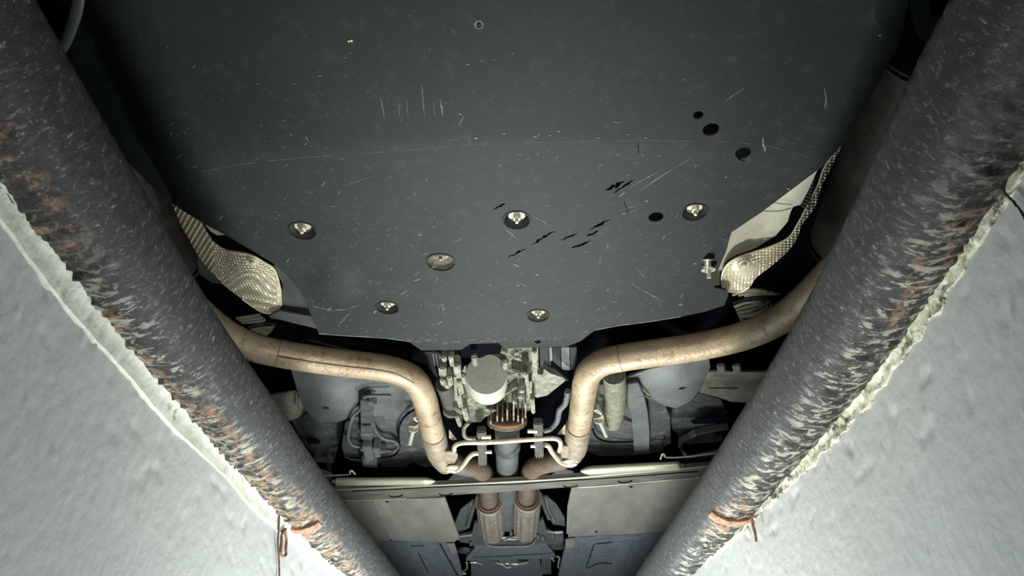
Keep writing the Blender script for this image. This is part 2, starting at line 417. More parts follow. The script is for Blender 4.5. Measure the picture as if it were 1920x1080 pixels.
# fillet widths in pixels below the contact line
FL = [(-330, 40), (0, 40), (230, 45), (320, 62), (430, 70), (560, 60), (610, 62), (700, 48), (800, 42), (925, 18), (1035, 18), (1300, 12)]
FR = [(-330, 30), (200, 26), (400, 26), (540, 34), (620, 30), (780, 26), (920, 12), (1080, 12), (1300, 8)]
def wall(name, EP, side, inset, lowz, m, seed):
    """flat painted wall; inset = lateral step behind the fillet"""
    ys = [-.6+.02*i for i in range(40)]+[.2+.005*i for i in range(400)]+[2.2+.03*i for i in range(78)]
    zs = [lowz-i*.005 for i in range(80)]+[lowz-.4-i*.02 for i in range(1, 16)]+[lowz-.72-.06*i for i in range(1, 14)]
    vs2 = []
    for y in ys:
        xe = x_at(EP, y)+side*inset
        for z in zs:
            d = fb(y*3+seed, z*3, seed, 3)*.0018
            # knocks and trowel marks, thickest near the top
            top = max(0, 1-(lowz-z)/.22)
            q = noise.noise(Vector((y*30+z*10, z*40, seed)))
            d += max(0, q-.2)*.007*top
            q = noise.noise(Vector(((y+z*.8)*95+seed, (z-y)*12, seed+4)))
            d -= max(0, q-.42)*.006*(.2+top); q = noise.noise(Vector((y*85, z*85, seed+9)))
            d -= max(0, q-.58)*.010
            vs2.append((xe+side*d, y, z))
    nz_ = len(zs); fs = [(i*nz_+k, (i+1)*nz_+k, (i+1)*nz_+k+1, i*nz_+k+1) for i in range(len(ys)-1) for k in range(nz_-1)]
    me = bpy.data.meshes.new(name); me.from_pydata(vs2, [], fs); me.update()
    o = link(name, me, m); md = o.modifiers.new('thick', 'SOLIDIFY'); md.thickness = .14; md.offset = -1 if side > 0 else 1
    return structure(o)
INS = .020; LOW = .424
wl = wall('wall_left', EL, -1, INS, LOW+.012, M['wall'], 1.0)
ER2 = [Vector((p.x+.020, p.y, p.z)) for p in ER]
wr = wall('wall_right', ER2, 1, INS*.7, LOW+.018, M['wall'], 8.0)
def fillet(name, EP, side, m, seed, inset, low, rough, lipw):
    """ragged plaster strip between the wall and the pipe"""
    prof = 14; pts = []; ys = [-.5+.004*i for i in range(int(4.6/.004))]
    for y in ys:
        xe = x_at(EP, y); ww = noise.noise(Vector((y*5, seed, 0)))*.5+.5; rr = noise.noise(Vector((y*34, seed, 3)))
        wd = lipw*(.7+.8*ww)+rr*rough*1.6
        for k in range(prof):
            t = k/(prof-1)
            # from just behind the pipe, round the arris, down on to the wall face
            x = xe-side*.004+side*(inset+.004)*min(1, t*1.5)**1.3; z = ZT+.02-(ZT+.02-low+wd)*t
            n_ = fb(y*22, z*30, seed, 4)*rough; n2 = max(0, noise.noise(Vector((y*60, z*90, seed)))-.2)*rough*1.5
            out = (n_-n2+.003)*(1 if t < .93 else 0)
            if t >= .93: x = xe+side*(inset+.004)
            pts.append((x-side*out, y, z-out*.4))
    fs = [(i*prof+k, (i+1)*prof+k, (i+1)*prof+k+1, i*prof+k+1) for i in range(len(ys)-1) for k in range(prof-1)]
    me = bpy.data.meshes.new(name); me.from_pydata(pts, [], fs); me.update()
    o = link(name, me, m); md = o.modifiers.new('thick', 'SOLIDIFY'); md.thickness = .02; md.offset = -1 if side > 0 else 1
    return structure(o)
fillet('trim_1', EL, -1, M['edge'], 2, INS, LOW, .0011, .022)
fillet('trim_2', ER2, 1, M['edge_r'], 11, INS*.7, LOW+.014, .0050, .010)
# dark bed in which each pipe lies, and the garage floor beyond it
for k, (EP, side) in enumerate(((EL, -1), (ER, 1))):
    bm = bmesh.new(); pth = [Vector((x_at(EP, y), y, 0)) for y in [-.5+.15*i for i in range(31)]]
    pr_ = [(-.002 if side < 0 else -.004, ZT+.004 if side < 0 else ZT+.012), (-.002, ZT+.04), (.02, ZT+.10), (1.6, ZT+.12), (1.6, ZT-.05), (.10, ZT-.03)]
    rings = [[bm.verts.new((p.x+side*a, p.y, z)) for a, z in pr_] for p in pth]
    for i in range(len(rings)-1):
        for j in range(len(pr_)): bm.faces.new((rings[i][j], rings[i][(j+1) % 6], rings[i+1][(j+1) % 6], rings[i+1][j]))
    bm.faces.new(rings[0]); bm.faces.new(rings[-1][::-1]); bmesh.ops.recalc_face_normals(bm, faces=bm.faces)
    structure(from_bm('trim_%d' % (3+k), bm, M['groove'], smooth=False))
def slab(name, x0, x1, y0, y1, z0, z1, m):
    bm = bmesh.new(); bmesh.ops.create_cube(bm, size=1)
    bmesh.ops.transform(bm, matrix=Matrix.Translation(((x0+x1)/2, (y0+y1)/2, (z0+z1)/2)) @ Matrix.Diagonal((x1-x0, y1-y0, z1-z0, 1)), verts=bm.verts)
    return structure(from_bm(name, bm, m, smooth=False))
slab('floor', -.75, .75, -1, 4.6, -1.25, -1.15, M['concrete'])

# rusty straps that tie the pipes to the wall, and the wires below them
def at_pipe(cs, py):
    return min(cs, key=lambda c: abs(proj(c)[1]-py))
def strap(pipe, cs, py, side, label, wd, a0, a1):
    c = at_pipe(cs, py); i = cs.index(c); t = (cs[i+3]-cs[i-3]).normalized()
    u = Vector((-side, 0, 0)); u = (u-t*u.dot(t)).normalized(); v = Vector((0, 0, -1)); v = (v-t*v.dot(t)-u*v.dot(u)).normalized()
    bm = bmesh.new(); rings = []; n = 26
    for k in range(n+1):
        a = math.radians(a0+(a1-a0)*k/n); jw = 1+.25*noise.noise(Vector((k*.4, py, 0)))
        ring = []
        for (s, r) in ((-wd, RP), (-wd, RP+.005), (-wd*.3, RP+.0075), (wd*.3, RP+.006), (wd, RP+.005), (wd, RP)):
            rr = r+(.0016*noise.noise(Vector((k*.9, s*300, py))) if r > RP else -.001)
            ring.append(bm.verts.new(c+t*s*jw+(u*math.cos(a)+v*math.sin(a))*rr))
        rings.append(ring)
    for i in range(n):
        for j in range(6): bm.faces.new((rings[i][j], rings[i][(j+1) % 6], rings[i+1][(j+1) % 6], rings[i+1][j]))
    bm.faces.new(rings[0]); bm.faces.new(rings[-1]); bmesh.ops.recalc_face_normals(bm, faces=bm.faces)
    return from_bm('tie_strap', bm, M['rustbright'], pipe, label)
strap(pipeL, csL, 938, -1, 'rusty orange steel strap across the underside of the left pipe, above the wall hook', .013, 50, 150)
strap(pipeR, csR, 922, 1, 'rusty orange steel strap across the underside of the right pipe, above the hanging wire', .014, 45, 135)
XL = lambda y: x_at(EL, y)-INS
def wl_pt(px, py, off=.006):
    x = -.42
    for _ in range(12): p = PX(px, py, x); x = XL(p.y)+off
    return PX(px, py, x)
def wr_pt(px, py, off=.013):
    x = .42
    for _ in range(12): p = PX(px, py, x); x = x_at(ER2, p.y)+INS*.7-off
    return PX(px, py, x)
def tag(o, label, cat, group=None):
    o['label'] = label; o['category'] = cat
    if group: o['group'] = group
    return o
M['rustwire'] = mat('dark_rust_wire', (.20, .10, .06), .8, .1, (.10, .05, .035), 80, .5, 200)
tag(tube('hanging_wire', [wl_pt(524, 946), wl_pt(523, 985), wl_pt(521, 1020), wl_pt(523, 1050), wl_pt(524, 1100), wl_pt(524, 1200)], .0018, M['rustwire'], seg=8),
    'thin rusty wire hanging straight down the left wall from the pipe strap', 'wire')
tag(tube('wall_hook', [wl_pt(536, 992), wl_pt(529, 1000), wl_pt(527, 1020), wl_pt(526, 1036), wl_pt(530, 1043), wl_pt(536, 1040), wl_pt(536, 1028), wl_pt(537, 1012), wl_pt(534, 996)], .0026, M['rust'], seg=8),
    'small rusty looped steel hook on the left wall', 'hook')
tag(tube('hanging_wire', [wr_pt(1402, 918, .018), wr_pt(1405, 930, .016), wr_pt(1408, 955), wr_pt(1411, 980), wr_pt(1416, 1000), wr_pt(1418, 1016)], .0026, M['rustbright'], seg=8),
    'short orange rusty wire hanging down the right wall from the pipe strap', 'wire')
bm = bmesh.new(); bmesh.ops.create_icosphere(bm, subdivisions=3, radius=.009)
for v in bm.verts: v.co *= 1+.35*noise.noise(v.co*180); v.co.x *= .4; v.co.z *= 1.3
bmesh.ops.translate(bm, vec=wr_pt(1403, 997, .009), verts=bm.verts)
tag(from_bm('plaster_lump', bm, M['edge']), 'small white lump of plaster on the right wall beside the rusty wire', 'plaster')

def crack(pts, ptf, par, w_, m):
    q = []
    for i in range(len(pts)-1):
        for k in range(8): t = k/8; q.append(ptf(pts[i][0]+(pts[i+1][0]-pts[i][0])*t+random.uniform(-2, 2), pts[i][1]+(pts[i+1][1]-pts[i][1])*t+random.uniform(-2, 2), .0035))
    tube('crack', q, lambda t: w_*(.5+.6*abs(noise.noise(Vector((t*20, w_*900, 1))))+.1), m, par, 6, n=2)
crack([(0, 352), (60, 420), (130, 500), (180, 560), (225, 620)], wl_pt, wl, .0016, M['groove'])
crack([(440, 880), (480, 925), (520, 945)], wl_pt, wl, .0012, M['groove'])
crack([(1860, 330), (1905, 385), (1935, 425)], wr_pt, wr, .0016, M['groove'])
crack([(1500, 790), (1460, 850), (1420, 895)], wr_pt, wr, .0018, M['groove'])
# ------------------------------------------------------------ the car
car = thing('car', 'underside of a parked car over the pit, black rear undertray and two rusty exhaust pipes', 'car', (0, 1.2, .8))
part = lambda *a, **k: None
# floorpan above everything, its near black standing in for shade in the gaps
bm = bmesh.new()
bar(bm, (-0.0, -.1, 1.12), (0, 4.6, 1.12), 1.9, .03); bar(bm, (0, 4.5, .98), (0, 4.53, .98), 1.9, .36)
from_bm('floor_pan', bm, M['black'], car)
for s in (-1, 1):   # body sills
    bm = bmesh.new(); bar(bm, (s*.93, -.1, .95), (s*.93, 4.6, .95), .04, .36, bev=.01); from_bm('sill', bm, M['black'], car)

# --- undertray
ZB = .76
def tray_z(px, py):
    h = ZB
    for _ in range(10):
        p = P(px, py, h); z = ZB
        d = abs(p.x+.03)
        lim = .40 if p.x < 0 else .47
        if d > lim: z += min((d-lim)**2*4, .075)
        c = .745+ .18*p.x*p.x
        if p.y < c: z += (c-p.y)*.11
        # shallow bulge low at the left
        q = math.hypot(p.x+.41, (p.y-1.22))
        # rolled lip at the front edge
        h = h*.3+z*.7
    # round pressing with a step on its front side
    q = math.hypot((px-625)/62, (py-535)/52)
    if q < 1: h += -.005*(1-q*q)**2*1.0
    if py > 628: h += min(1, (py-628)/25)**2*.012
    return h
tray_poly = [(150, -120), (148, -40), (145, 0), (132, 45), (118, 82), (130, 140), (165, 215), (215, 277), (235, 300), (280, 345), (325, 384), (383, 420), (427, 443), (473, 470), (517, 497), (547, 527), (565, 550), (580, 583), (598, 626),
  (650, 630), (720, 634), (765, 640), (790, 657), (864, 656), (882, 645), (935, 643), (946, 654), (1009, 651), (1062, 650), (1088, 640), (1116, 619), (1158, 611), (1220, 603), (1276, 594),
  (1283, 562), (1300, 520), (1316, 487), (1345, 455), (1372, 434), (1425, 400), (1499, 343), (1540, 314), (1580, 270), (1630, 185), (1685, 85), (1703, 0), (1706, -60), (1706, -120)]
def wcircle(px, py, rpx, n=28):
    h = tray_z(px, py); c = P(px, py, h); r = rpx*mpp(px, py, h); out = []
    for k in range(n):
        a = 2*math.pi*k/n; out.append(proj(c+Vector((math.cos(a)*r, math.sin(a)*r, 0))))
    return c, r, out
dishes = [(568, 433, 24), (969, 413, 24), (1302, 398, 22.5), (727, 577, 20), (1009, 592, 19.5), (827, 492, 25)]
plain = [(1309, 216, 9.5), (1333, 243, 15.5), (1393, 287, 14.5), (1230, 407, 14), (1008, 641, 6), (878, 639, 0)]
hs = []; info = []
for d in dishes: c, r, lp = wcircle(*d); hs.append(lp); info.append((c, r))
for d in plain[:5]: c, r, lp = wcircle(*d, n=20); hs.append(lp)
bm = sheet_bm(tray_poly, tray_z, 11, .0035, hs)
tray = from_bm('undertray', bm, M['tray'], car, 'wide scratched black plastic rear undertray')
UP = Vector((0, 0, 1))
for i, (c, r) in enumerate(info):
    mud = i == 5; dep = .014 if not mud else .008; px_, py_ = dishes[i][0], dishes[i][1]
    # moulded cup that holds each fixing: rim, side wall, ceiling
    bm = bmesh.new(); prof = [(r*1.16, .0005), (r*1.14, -.0012), (r*1.03, -.0014), (r*.99, .001), (r*.9, dep*.75), (r*.8, dep), (r*.05, dep+.0002)]
    ax = UP; seg = 32; rings = []
    for rr, hh in prof:
        rings.append([bm.verts.new(c+Vector((math.cos(2*math.pi*k/seg)*rr, math.sin(2*math.pi*k/seg)*rr, hh+(-.003*max(0, -math.sin(2*math.pi*k/seg)) if mud and hh > .005 else 0)))) for k in range(seg)])
    for a in range(len(rings)-1):
        for k in range(seg): bm.faces.new((rings[a][k], rings[a][(k+1) % seg], rings[a+1][(k+1) % seg], rings[a+1][k]))
    bm.faces.new(rings[-1]); bmesh.ops.recalc_face_normals(bm, faces=bm.faces)
    o = from_bm('fixing_cup', bm, M['mud'] if mud or i == 4 else M['dish'], tray)
    if mud: o['label'] = 'fixing cup caked with dried mud'
    me = o.data; me.materials.append(M['tray'])
    for p in me.polygons:
        if p.center.z < c.z+.0012: p.material_index = 1
    top = P(px_, py_-(9 if not mud else 16)*r/.021, c.z+dep-.0006)
    hexbolt('fixing', top, (0, 0, -1), r*.34, M['zinc'] if not mud else M['boltdark'], tray, L_=.013)
# stud seen through the third hole, pale dots
c, r, _ = wcircle(1395, 283, 5); turned('stud', c+Vector((0, -.004, .010)), (0, 0, -1), [(.0042, -.01), (.0042, 0), (.003, .0012)], M['zinc'], tray, 14)
for k, (px, py, rp) in enumerate([(654, 77, 2.2), (659, 76, 2.6), (898, 46, 2.5)]):
    c, r, _ = wcircle(px, py, rp); turned('clip_end' if k < 2 else 'drain_plug', c, (0, 0, -1), [(r, -.002), (r, .0006), (r*.6, .0012)], M['yellow'] if k < 2 else M['tray_dark'], tray, 12)
c, r, _ = wcircle(898, 46, 9); bm = bmesh.new()
rr = [(r*.55, .0), (r*.65, .0008), (r*.95, .0008), (r*1.05, 0)]
rings = [[bm.verts.new(c+Vector((math.cos(2*math.pi*k/24)*a, math.sin(2*math.pi*k/24)*a+a*0, -b+math.sin(2*math.pi*k/24)*a*-.22))) for k in range(24)] for a, b in rr]
for a in range(3):
    for k in range(24): bm.faces.new((rings[a][k], rings[a+1][k], rings[a+1][(k+1) % 24], rings[a][(k+1) % 24]))
from_bm('ring_boss', bm, M['scr_l'] if False else M['tray_edge'], tray)
# crease line, scratches and gouges as shallow raised slivers of torn plastic
def mark(bm, a, b, w_, jag=0, dz=.0004):
    n = max(2, int((Vector(b)-Vector(a)).length/4)); L_ = []; R_ = []
    for i in range(n+1):
        t = i/n; px = a[0]+(b[0]-a[0])*t; py = a[1]+(b[1]-a[1])*t
        h = tray_z(px, py)-dz; p = P(px, py, h); q = P(b[0], b[1], h)-P(a[0], a[1], h)
        nrm = Vector((-q.y, q.x, 0)).normalized(); ww = w_*mpp(px, py, h)*(math.sin(math.pi*min(max(t, .04), .96))**.6)*(1+jag*random.uniform(-.8, .8))
        sh = nrm*random.uniform(-1, 1)*jag*w_*mpp(px, py, h)*.6
        L_.append(bm.verts.new(p+sh+nrm*ww/2)); R_.append(bm.verts.new(p+sh-nrm*ww/2))
    for i in range(n): bm.faces.new((L_[i], R_[i], R_[i+1], L_[i+1]))
bm = bmesh.new()
crease = [(360, 326), (440, 310), (520, 300), (600, 293), (700, 286), (800, 278), (880, 271), (960, 268), (1040, 266), (1130, 264), (1220, 263), (1300, 264), (1390, 268), (1450, 276), (1535, 300)]
cr = crm([(*p, 0) for p in crease], 4)
for i in range(len(cr)-1):
    if random.random() < .8: mark(bm, (cr[i].x, cr[i].y), (cr[i+1].x, cr[i+1].y), random.uniform(.4, .9))
for a, b, w_ in [((714, 183), (721, 222), 1.6), ((790, 155), (796, 218), 1.4), ((826, 186), (831, 218), 3), ((762, 187), (765, 217), 1), ((748, 195), (749, 220), 1), ((813, 192), (815, 216), 1),
    ((1356, 192), (1398, 163), 1.8), ((1200, 357), (1262, 316), 2.4), ((1180, 352), (1240, 318), 1.4), ((1262, 316), (1300, 295), 1.2), ((1160, 370), (1172, 360), 3), ((996, 403), (1034, 424), 1.6), ((945, 427), (970, 448), 1.5),
    ((962, 494), (975, 501), 4), ((966, 528), (990, 538), 1.5), ((1545, 160), (1552, 205), 1.4), ((1549, 180), (1546, 205), 2), ((572, 255), (578, 266), 2.2), ((575, 268), (571, 272), 2), ((610, 340), (604, 350), 2), ((1430, 258), (1434, 285), 4),
    ((850, 455), (870, 445), 1.5), ((790, 480), (806, 472), 1.5), ((778, 515), (790, 508), 1.6), ((805, 505), (818, 498), 2), ((775, 527), (790, 522), 3), ((750, 553), (765, 544), 2), ((700, 588), (706, 582), 2.5), ((640, 600), (660, 585), 1.2), ((632, 610), (650, 596), 1.2), ((1205, 545), (1238, 562), 1.8), ((1180, 528), (1205, 545), 1), ((1190, 500), (1210, 522), 1), ((1160, 395), (1196, 385), 1.2), ((1172, 402), (1198, 392), 1.2),
    ((584, 573), (600, 578), 1.5), ((600, 578), (625, 582), 2), ((625, 582), (650, 580), 2), ((650, 580), (676, 571), 1.5), ((845, 53), (858, 65), 1.2), ((1120, 312), (1132, 308), 1.6), ((1148, 228), (1165, 230), 2), ((870, 217), (860, 235), 1.5), ((640, 350), (700, 330), .8)]:
    mark(bm, a, b, w_, .5)
for _ in range(1300):    # small chips, more of them towards the front of the tray
    px = random.uniform(300, 1560); py = 640*random.random()**.42
    if not inside((px, py), tray_poly) or any(math.hypot(px-d[0], py-d[1]) < d[2]*1.5 for d in dishes) or any(math.hypot(px-d[0], py-d[1]) < d[2]+5 for d in plain): continue
    a = random.gauss(-.5, .5); l = random.uniform(1.2, 4) if random.random() < .8 else random.uniform(4, 13)
    mark(bm, (px, py), (px+l*math.cos(a), py+l*math.sin(a)), random.uniform(.5, 1.5), .5)
for (px, py, r_) in [(892, 259, 3.5), (880, 267, 2), (1010, 252, 2.2), (1003, 256, 3.3), (1047, 246, 3), (1031, 254, 2.6), (1122, 258, 3), (1178, 252, 2.4), (1211, 258, 2.8), (945, 251, 3), (904, 113, 2), (648, 108, 1.8), (657, 99, 1.5), (877, 121, 3), (863, 214, 3), (836, 192, 2), (1650, 66, 3), (1478, 354, 3), (1303, 494, 3), (1212, 377, 3.5), (1170, 401, 3.5), (984, 567, 3.5), (1007, 515, 3.5), (971, 535, 3), (788, 440, 3.4), (1276, 571, 4), (1361, 332, 2.5)]:
    mark(bm, (px-r_, py), (px+r_, py+.5), r_*1.4, .2)
o = from_bm('scratch_marks', bm, M['scr_l'], tray, 'pale scratches and chips scattered over the tray', False); o['kind'] = 'stuff'
bm = bmesh.new()
for a, b, w_ in [((926, 393), (946, 382), 4), ((996, 459), (1040, 434), 5), ((953, 483), (985, 467), 4), ((1053, 451), (1082, 438), 4), ((1073, 466), (1108, 451), 4), ((1105, 431), (1146, 411), 4), ((1100, 443), (1122, 434), 4), ((1136, 357), (1170, 340), 5), ((1150, 362), (1190, 337), 3), ((1150, 352), (1165, 345), 8), ((1170, 378), (1178, 400), 1.5), ((1196, 268), (1197, 290), 1.6), ((1382, 296), (1397, 303), 3)]:
    mark(bm, a, b, w_, .8, .0006)
o = from_bm('gouge_marks', bm, M['scr_d'], tray, 'black gouges torn in the tray', False); o['kind'] = 'stuff'
# pale scuffed front edge
bm = bmesh.new(); ed = resamp([(598, 626), (650, 630), (720, 634), (765, 640)], 7, False)
ed2 = resamp([(1116, 619), (1158, 611), (1220, 603), (1276, 594)], 7, False); ed3 = resamp([(765, 640), (830, 643), (900, 640), (1000, 638), (1060, 632), (1116, 619)], 7, False)
bm.free()
for E in (ed, ed2):
    bm = bmesh.new(); sweep(bm, [P(q.x, q.y-1, tray_z(q.x, q.y)) for q in E], lambda t: .0016, 8); from_bm('edge_bead', bm, M['tray_edge'], tray, 'pale scuffed front edge')
bm = bmesh.new()
for k in range(150):
    t = random.random(); q = ed3[int(t*(len(ed3)-1))]; px = q.x+random.uniform(-8, 8); py = q.y+random.gauss(-2, 3); l = random.uniform(2, 10)
    mark(bm, (px, py), (px+l, py-l*.08), random.uniform(.8, 2.6), .6)
o = from_bm('edge_wear', bm, M['mud'], tray, 'worn muddy patch at the middle of the front edge', False); o['kind'] = 'stuff'

# bumper corner lip at top left and dark side pieces at top right
tube('bumper_lip', [P(148, -60, .83), P(146, 0, .83), P(136, 40, .835), P(121, 78, .84), P(100, 110, .85)], .008, M['subframe'], car, flat=.6)
tube('muffler_bracket', [P(120, -30, .92), P(125, 0, .92), P(128, 8, .92)], .018, M['boltdark'], car)
sheet('bumper_corner', [(1640, -80), (1705, -80), (1703, 10), (1686, 82), (1660, 62), (1642, 36)], lambda x, y: tray_z(x, y)-.003, M['tray_dark'], car, step=14, thick=.002)
sheet('bumper_reinforcement', [(1708, -60), (1712, 40), (1725, 75), (1780, 90), (1800, 40), (1745, 30), (1735, -60)], .93, M['tray_dark'], car, step=20, thick=.01)

# side covers beside the tray
sheet('side_cover', [(1276, 594), (1283, 562), (1300, 520), (1316, 487), (1345, 455), (1371, 436), (1362, 470), (1345, 510), (1338, 534), (1340, 540), (1363, 545), (1366, 552), (1358, 573), (1320, 585)],
      lambda x, y: .772+.0004*max(0, y-560), M['tray_dark'], car, 'dark grey plastic side cover at the tray\'s right corner', step=9, thick=.003)
sheet('side_cover', A3([(820, 590), (860, 600), (930, 680), (980, 740), (1030, 850), (1080, 975), (1060, 948), (1000, 932), (900, 905), (800, 890), (815, 860), (865, 830), (870, 700)]),
      lambda x, y: .785+.0003*max(0, y-540), M['cover'], car, 'dark grey plastic side cover at the tray\'s left corner', step=9, thick=.003)
sheet('cover_lip', A3([(790, 880), (850, 850), (1030, 880), (1062, 950), (1000, 934), (900, 910)]), .781, M['cover'], car, step=8, thick=.004)
# stud with two washers on the right cover
c = P(1326, 488, .768)
bm = bmesh.new(); lathe(bm, c, (0, .0, -1), [(.0045, -.004), (.0115, -.002), (.0115, 0), (.006, .001), (.0065, .010), (.009, .0105), (.009, .012), (.004, .0125), (.0035, .022)], 18)
bmesh.ops.transform(bm, matrix=Matrix.Translation(c) @ Matrix.Rotation(math.radians(38), 4, 'X') @ Matrix.Translation(-c), verts=bm.verts)
bmesh.ops.recalc_face_normals(bm, faces=bm.faces); from_bm('clip_stud', bm, M['zinc'], car, 'pale clip stud with stacked washers at the tray\'s right corner')
c = P(1328, 505, .765); turned('washer', c, (0, .3, -1), [(.0125, 0), (.0125, .002), (.005, .0025), (.005, .006), (.0035, .0065), (.0035, .016)], M['zinc'], car, 20)

# --- heat shields with embossed dimples
def shield(name, poly, zf, m, label, dim, amp, dirs, parent=car, rnd=4):
    def z(px, py):
        b = zf(px, py); p = P(px, py, b)
        a = p.x*math.cos(dirs)+p.y*math.sin(dirs); c_ = -p.x*math.sin(dirs)+p.y*math.cos(dirs)
        k = dim(px, py)
        return b-amp*k[0]*math.sin(a*2*math.pi/k[1])*(math.cos(c_*2*math.pi/k[2]) if k[2] else 1)
    return sheet(name, poly, z, m, parent, label, step=1.9, thick=.0012, round_=rnd)
lsp = A3([(248, 248), (330, 296), (405, 345), (440, 400), (485, 465), (560, 508), (680, 528), (760, 568), (818, 605), (843, 660), (852, 700), (868, 770), (858, 825), (820, 858), (770, 862), (710, 832), (640, 782), (560, 722), (505, 668), (440, 600), (390, 530), (345, 450), (305, 380), (272, 305)])
def lz(px, py):
    # twisted strip: turns up towards the muffler at its far end, bowl-shaped below
    t = max(0, min(1, (px-325)/200)); x = (px-500)/45; y = (py-545)/45
    return .835-.045*t+.0002*(px-323)*0-.018*math.exp(-(((px-470)/55)**2+((py-500)/45)**2))+.010*max(0, (px-520)/10)
def ldim(px, py):
    if px < 400: return (1.1, .0078, 0)
    if math.hypot(px-474, (py-491)*1.4) < 13: return (0, 1, 1)
    return (1, .0085, .011)
hsL = shield('heat_shield', lsp, lz, M['shield'], 'crinkled silvery heat shield, broad and ribbed, at the left of the tray', ldim, .0021, math.radians(35))
tube('rolled_edge', [P(*p, lz(*p)-.001) for p in A3([(560, 511), (680, 531), (758, 571), (815, 608), (840, 662), (850, 702), (865, 770), (855, 823), (818, 855), (770, 859), (712, 830), (642, 780)])], .0022, M['shield'], hsL, seg=8, n=5)
hexbolt('fixing', P(474, 491, lz(474, 491)-.001), (0, -.2, -1), .0048, M['shield'], hsL, L_=.005)
rsp = A4([(920, 20), (870, 75), (820, 150), (795, 225), (762, 290), (722, 370), (692, 425), (645, 498), (560, 542), (450, 578), (370, 608), (322, 648), (303, 700), (306, 752), (332, 773), (400, 776), (448, 752), (480, 705), (560, 642), (640, 572), (690, 500), (708, 440), (765, 368), (792, 305), (812, 240), (855, 155), (885, 95)])
def rz_(px, py):
    t = max(0, min(1, (py-300)/200))
    return .835-.045*t-.014*math.exp(-(((px-1394)/30)**2+((py-500)/24)**2))
def rdim(px, py):
    if math.hypot(px-1394, (py-500)*1.2) < 22: return (.15, .008, .01)
    return (1, .0075, .010)
hsR = shield('heat_shield', rsp, rz_, M['shield'], 'crinkled silvery heat shield, narrow and twisted, at the right of the tray', rdim, .0019, math.radians(-50))
hexbolt('fixing', P(1393, 496, rz_(1393, 496)-.001), (0, -.2, -1), .0055, M['shield'], hsR, L_=.003)
tube('rolled_edge', [P(*p, rz_(*p)-.001) for p in A4([(870, 78), (822, 150), (797, 225), (764, 290), (724, 370), (694, 425), (647, 498), (560, 544), (450, 580), (370, 610), (324, 650), (306, 700), (309, 750), (334, 771), (400, 774), (446, 750)])], .0018, M['shield'], hsR, seg=8, n=5)
# plain folded shield on the right
psp = A4([(350, 478), (510, 370), (700, 228), (790, 160), (765, 215), (745, 260), (705, 335), (668, 344), (655, 370), (640, 420), (580, 490), (480, 552), (400, 588), (345, 618), (310, 670), (298, 740), (252, 756), (300, 600)])
sheet('plain_shield', psp, lambda x, y: .80+.012*math.sin((x-1340)/60)+(.02 if x > 1500 else 0)*0, M['shield_plain'], car, 'smooth beige folded shield at the right of the tray', step=7, thick=.002)
tube('shield_crease', [P(1430, 396, .798), P(1460, 396, .800), P(1484, 390, .803)], .0012, M['shield_plain'], car, seg=6)
for k in range(9):   # corrugated end of the plain shield
    a = A4([(712+k*5, 340-k*17), (748+k*3, 352-k*18)]); tube('corrugation', [P(*a[0], .812), P(*a[1], .816)], .0022, M['boltdark'], car, seg=8, n=2)
sheet('shield_tongue', A3([(430, 360), (480, 372), (548, 420), (500, 424), (462, 398)]), .80, M['wrap'], car, 'beige shield corner showing behind the left edge of the tray', step=6, thick=.002)

# --- mufflers
def muffler(px0, py0, px1, py1, z, r, label, far):
    a = P(px0, py0, z); b = P(px1, py1, z)
    pts = [a+(b-a)*t for t in [i/30 for i in range(31)]]
    def rad(t):
        e = min(t, 1-t)
        return r*(math.sin(min(1, e/.06)*math.pi/2)**.6 if e < .06 else 1)+.0001
    bm = bmesh.new(); sweep(bm, pts, rad, 48, True, None, .72); bmesh.ops.recalc_face_normals(bm, faces=bm.faces)
    o = from_bm('muffler', bm, M['muffler'], car, label)
    for t in (.045, .955):
        c = a+(b-a)*t; d = (b-a).normalized(); u = d.orthogonal().normalized(); v = d.cross(u)
        ring = [c+(u*math.cos(q)+v*math.sin(q))*r*1.005 for q in [2*math.pi*i/48 for i in range(48)]]
        for p in ring: p.z = c.z+(p.z-c.z)*.72
        bm = bmesh.new(); sweep(bm, ring+[ring[0]], .003, 6, False); from_bm('end_seam', bm, M['muffler'], o)
    return o
muffler(1850, 55, 1650, 465, .975, .15, 'dark rusty brown muffler drum at the right', 0)
muffler(80, 110, 265, 500, .975, .135, 'dark muffler drum at the left, mostly behind the steel pipe', 0)

# --- exhaust pipes
ZE = .80; RE = .0305
Lp = [(240, 480), (305, 530), (360, 575), (400, 609), (435, 633), (475, 651), (520, 662), (580, 672), (647, 681), (700, 687), (742, 695), (776, 712), (794, 742), (804, 780), (816, 828)]
Rp = [(1660, 415), (1605, 465), (1560, 512), (1518, 555), (1465, 597), (1396, 629), (1307, 650), (1218, 663), (1165, 671), (1126, 681), (1102, 704), (1094, 742), (1089, 778), (1083, 815)]
exl = tube('exhaust_pipe', [P(*p, ZE) for p in Lp], RE, M['exhaust'], car, 32, 'brown heat-stained exhaust pipe curving in from the left')
exr = tube('exhaust_pipe', [P(*p, ZE) for p in Rp], RE, M['exhaust'], car, 32, 'brown heat-stained exhaust pipe curving in from the right')
def ring_on(pts, i, r, w_, m, parent, name='weld_seam'):
    a, b, c = [P(*p, ZE) for p in (pts[i-1], pts[i], pts[i+1])]; d = (c-a).normalized()
    tube(name, [b-d*w_, b, b+d*w_], lambda t: r*(1-.02*abs(t-.5)), m, parent, 32, n=1)
ring_on(Lp, 6, RE*1.008, .0012, M['exhaust_rust'], exl); ring_on(Rp, 8, RE*1.008, .0012, M['exhaust_rust'], exr); ring_on(Lp, 13, RE*1.01, .0015, M['exhaust_rust'], exl)
ring_on(Rp, 12, RE*1.01, .0015, M['exhaust_rust'], exr)
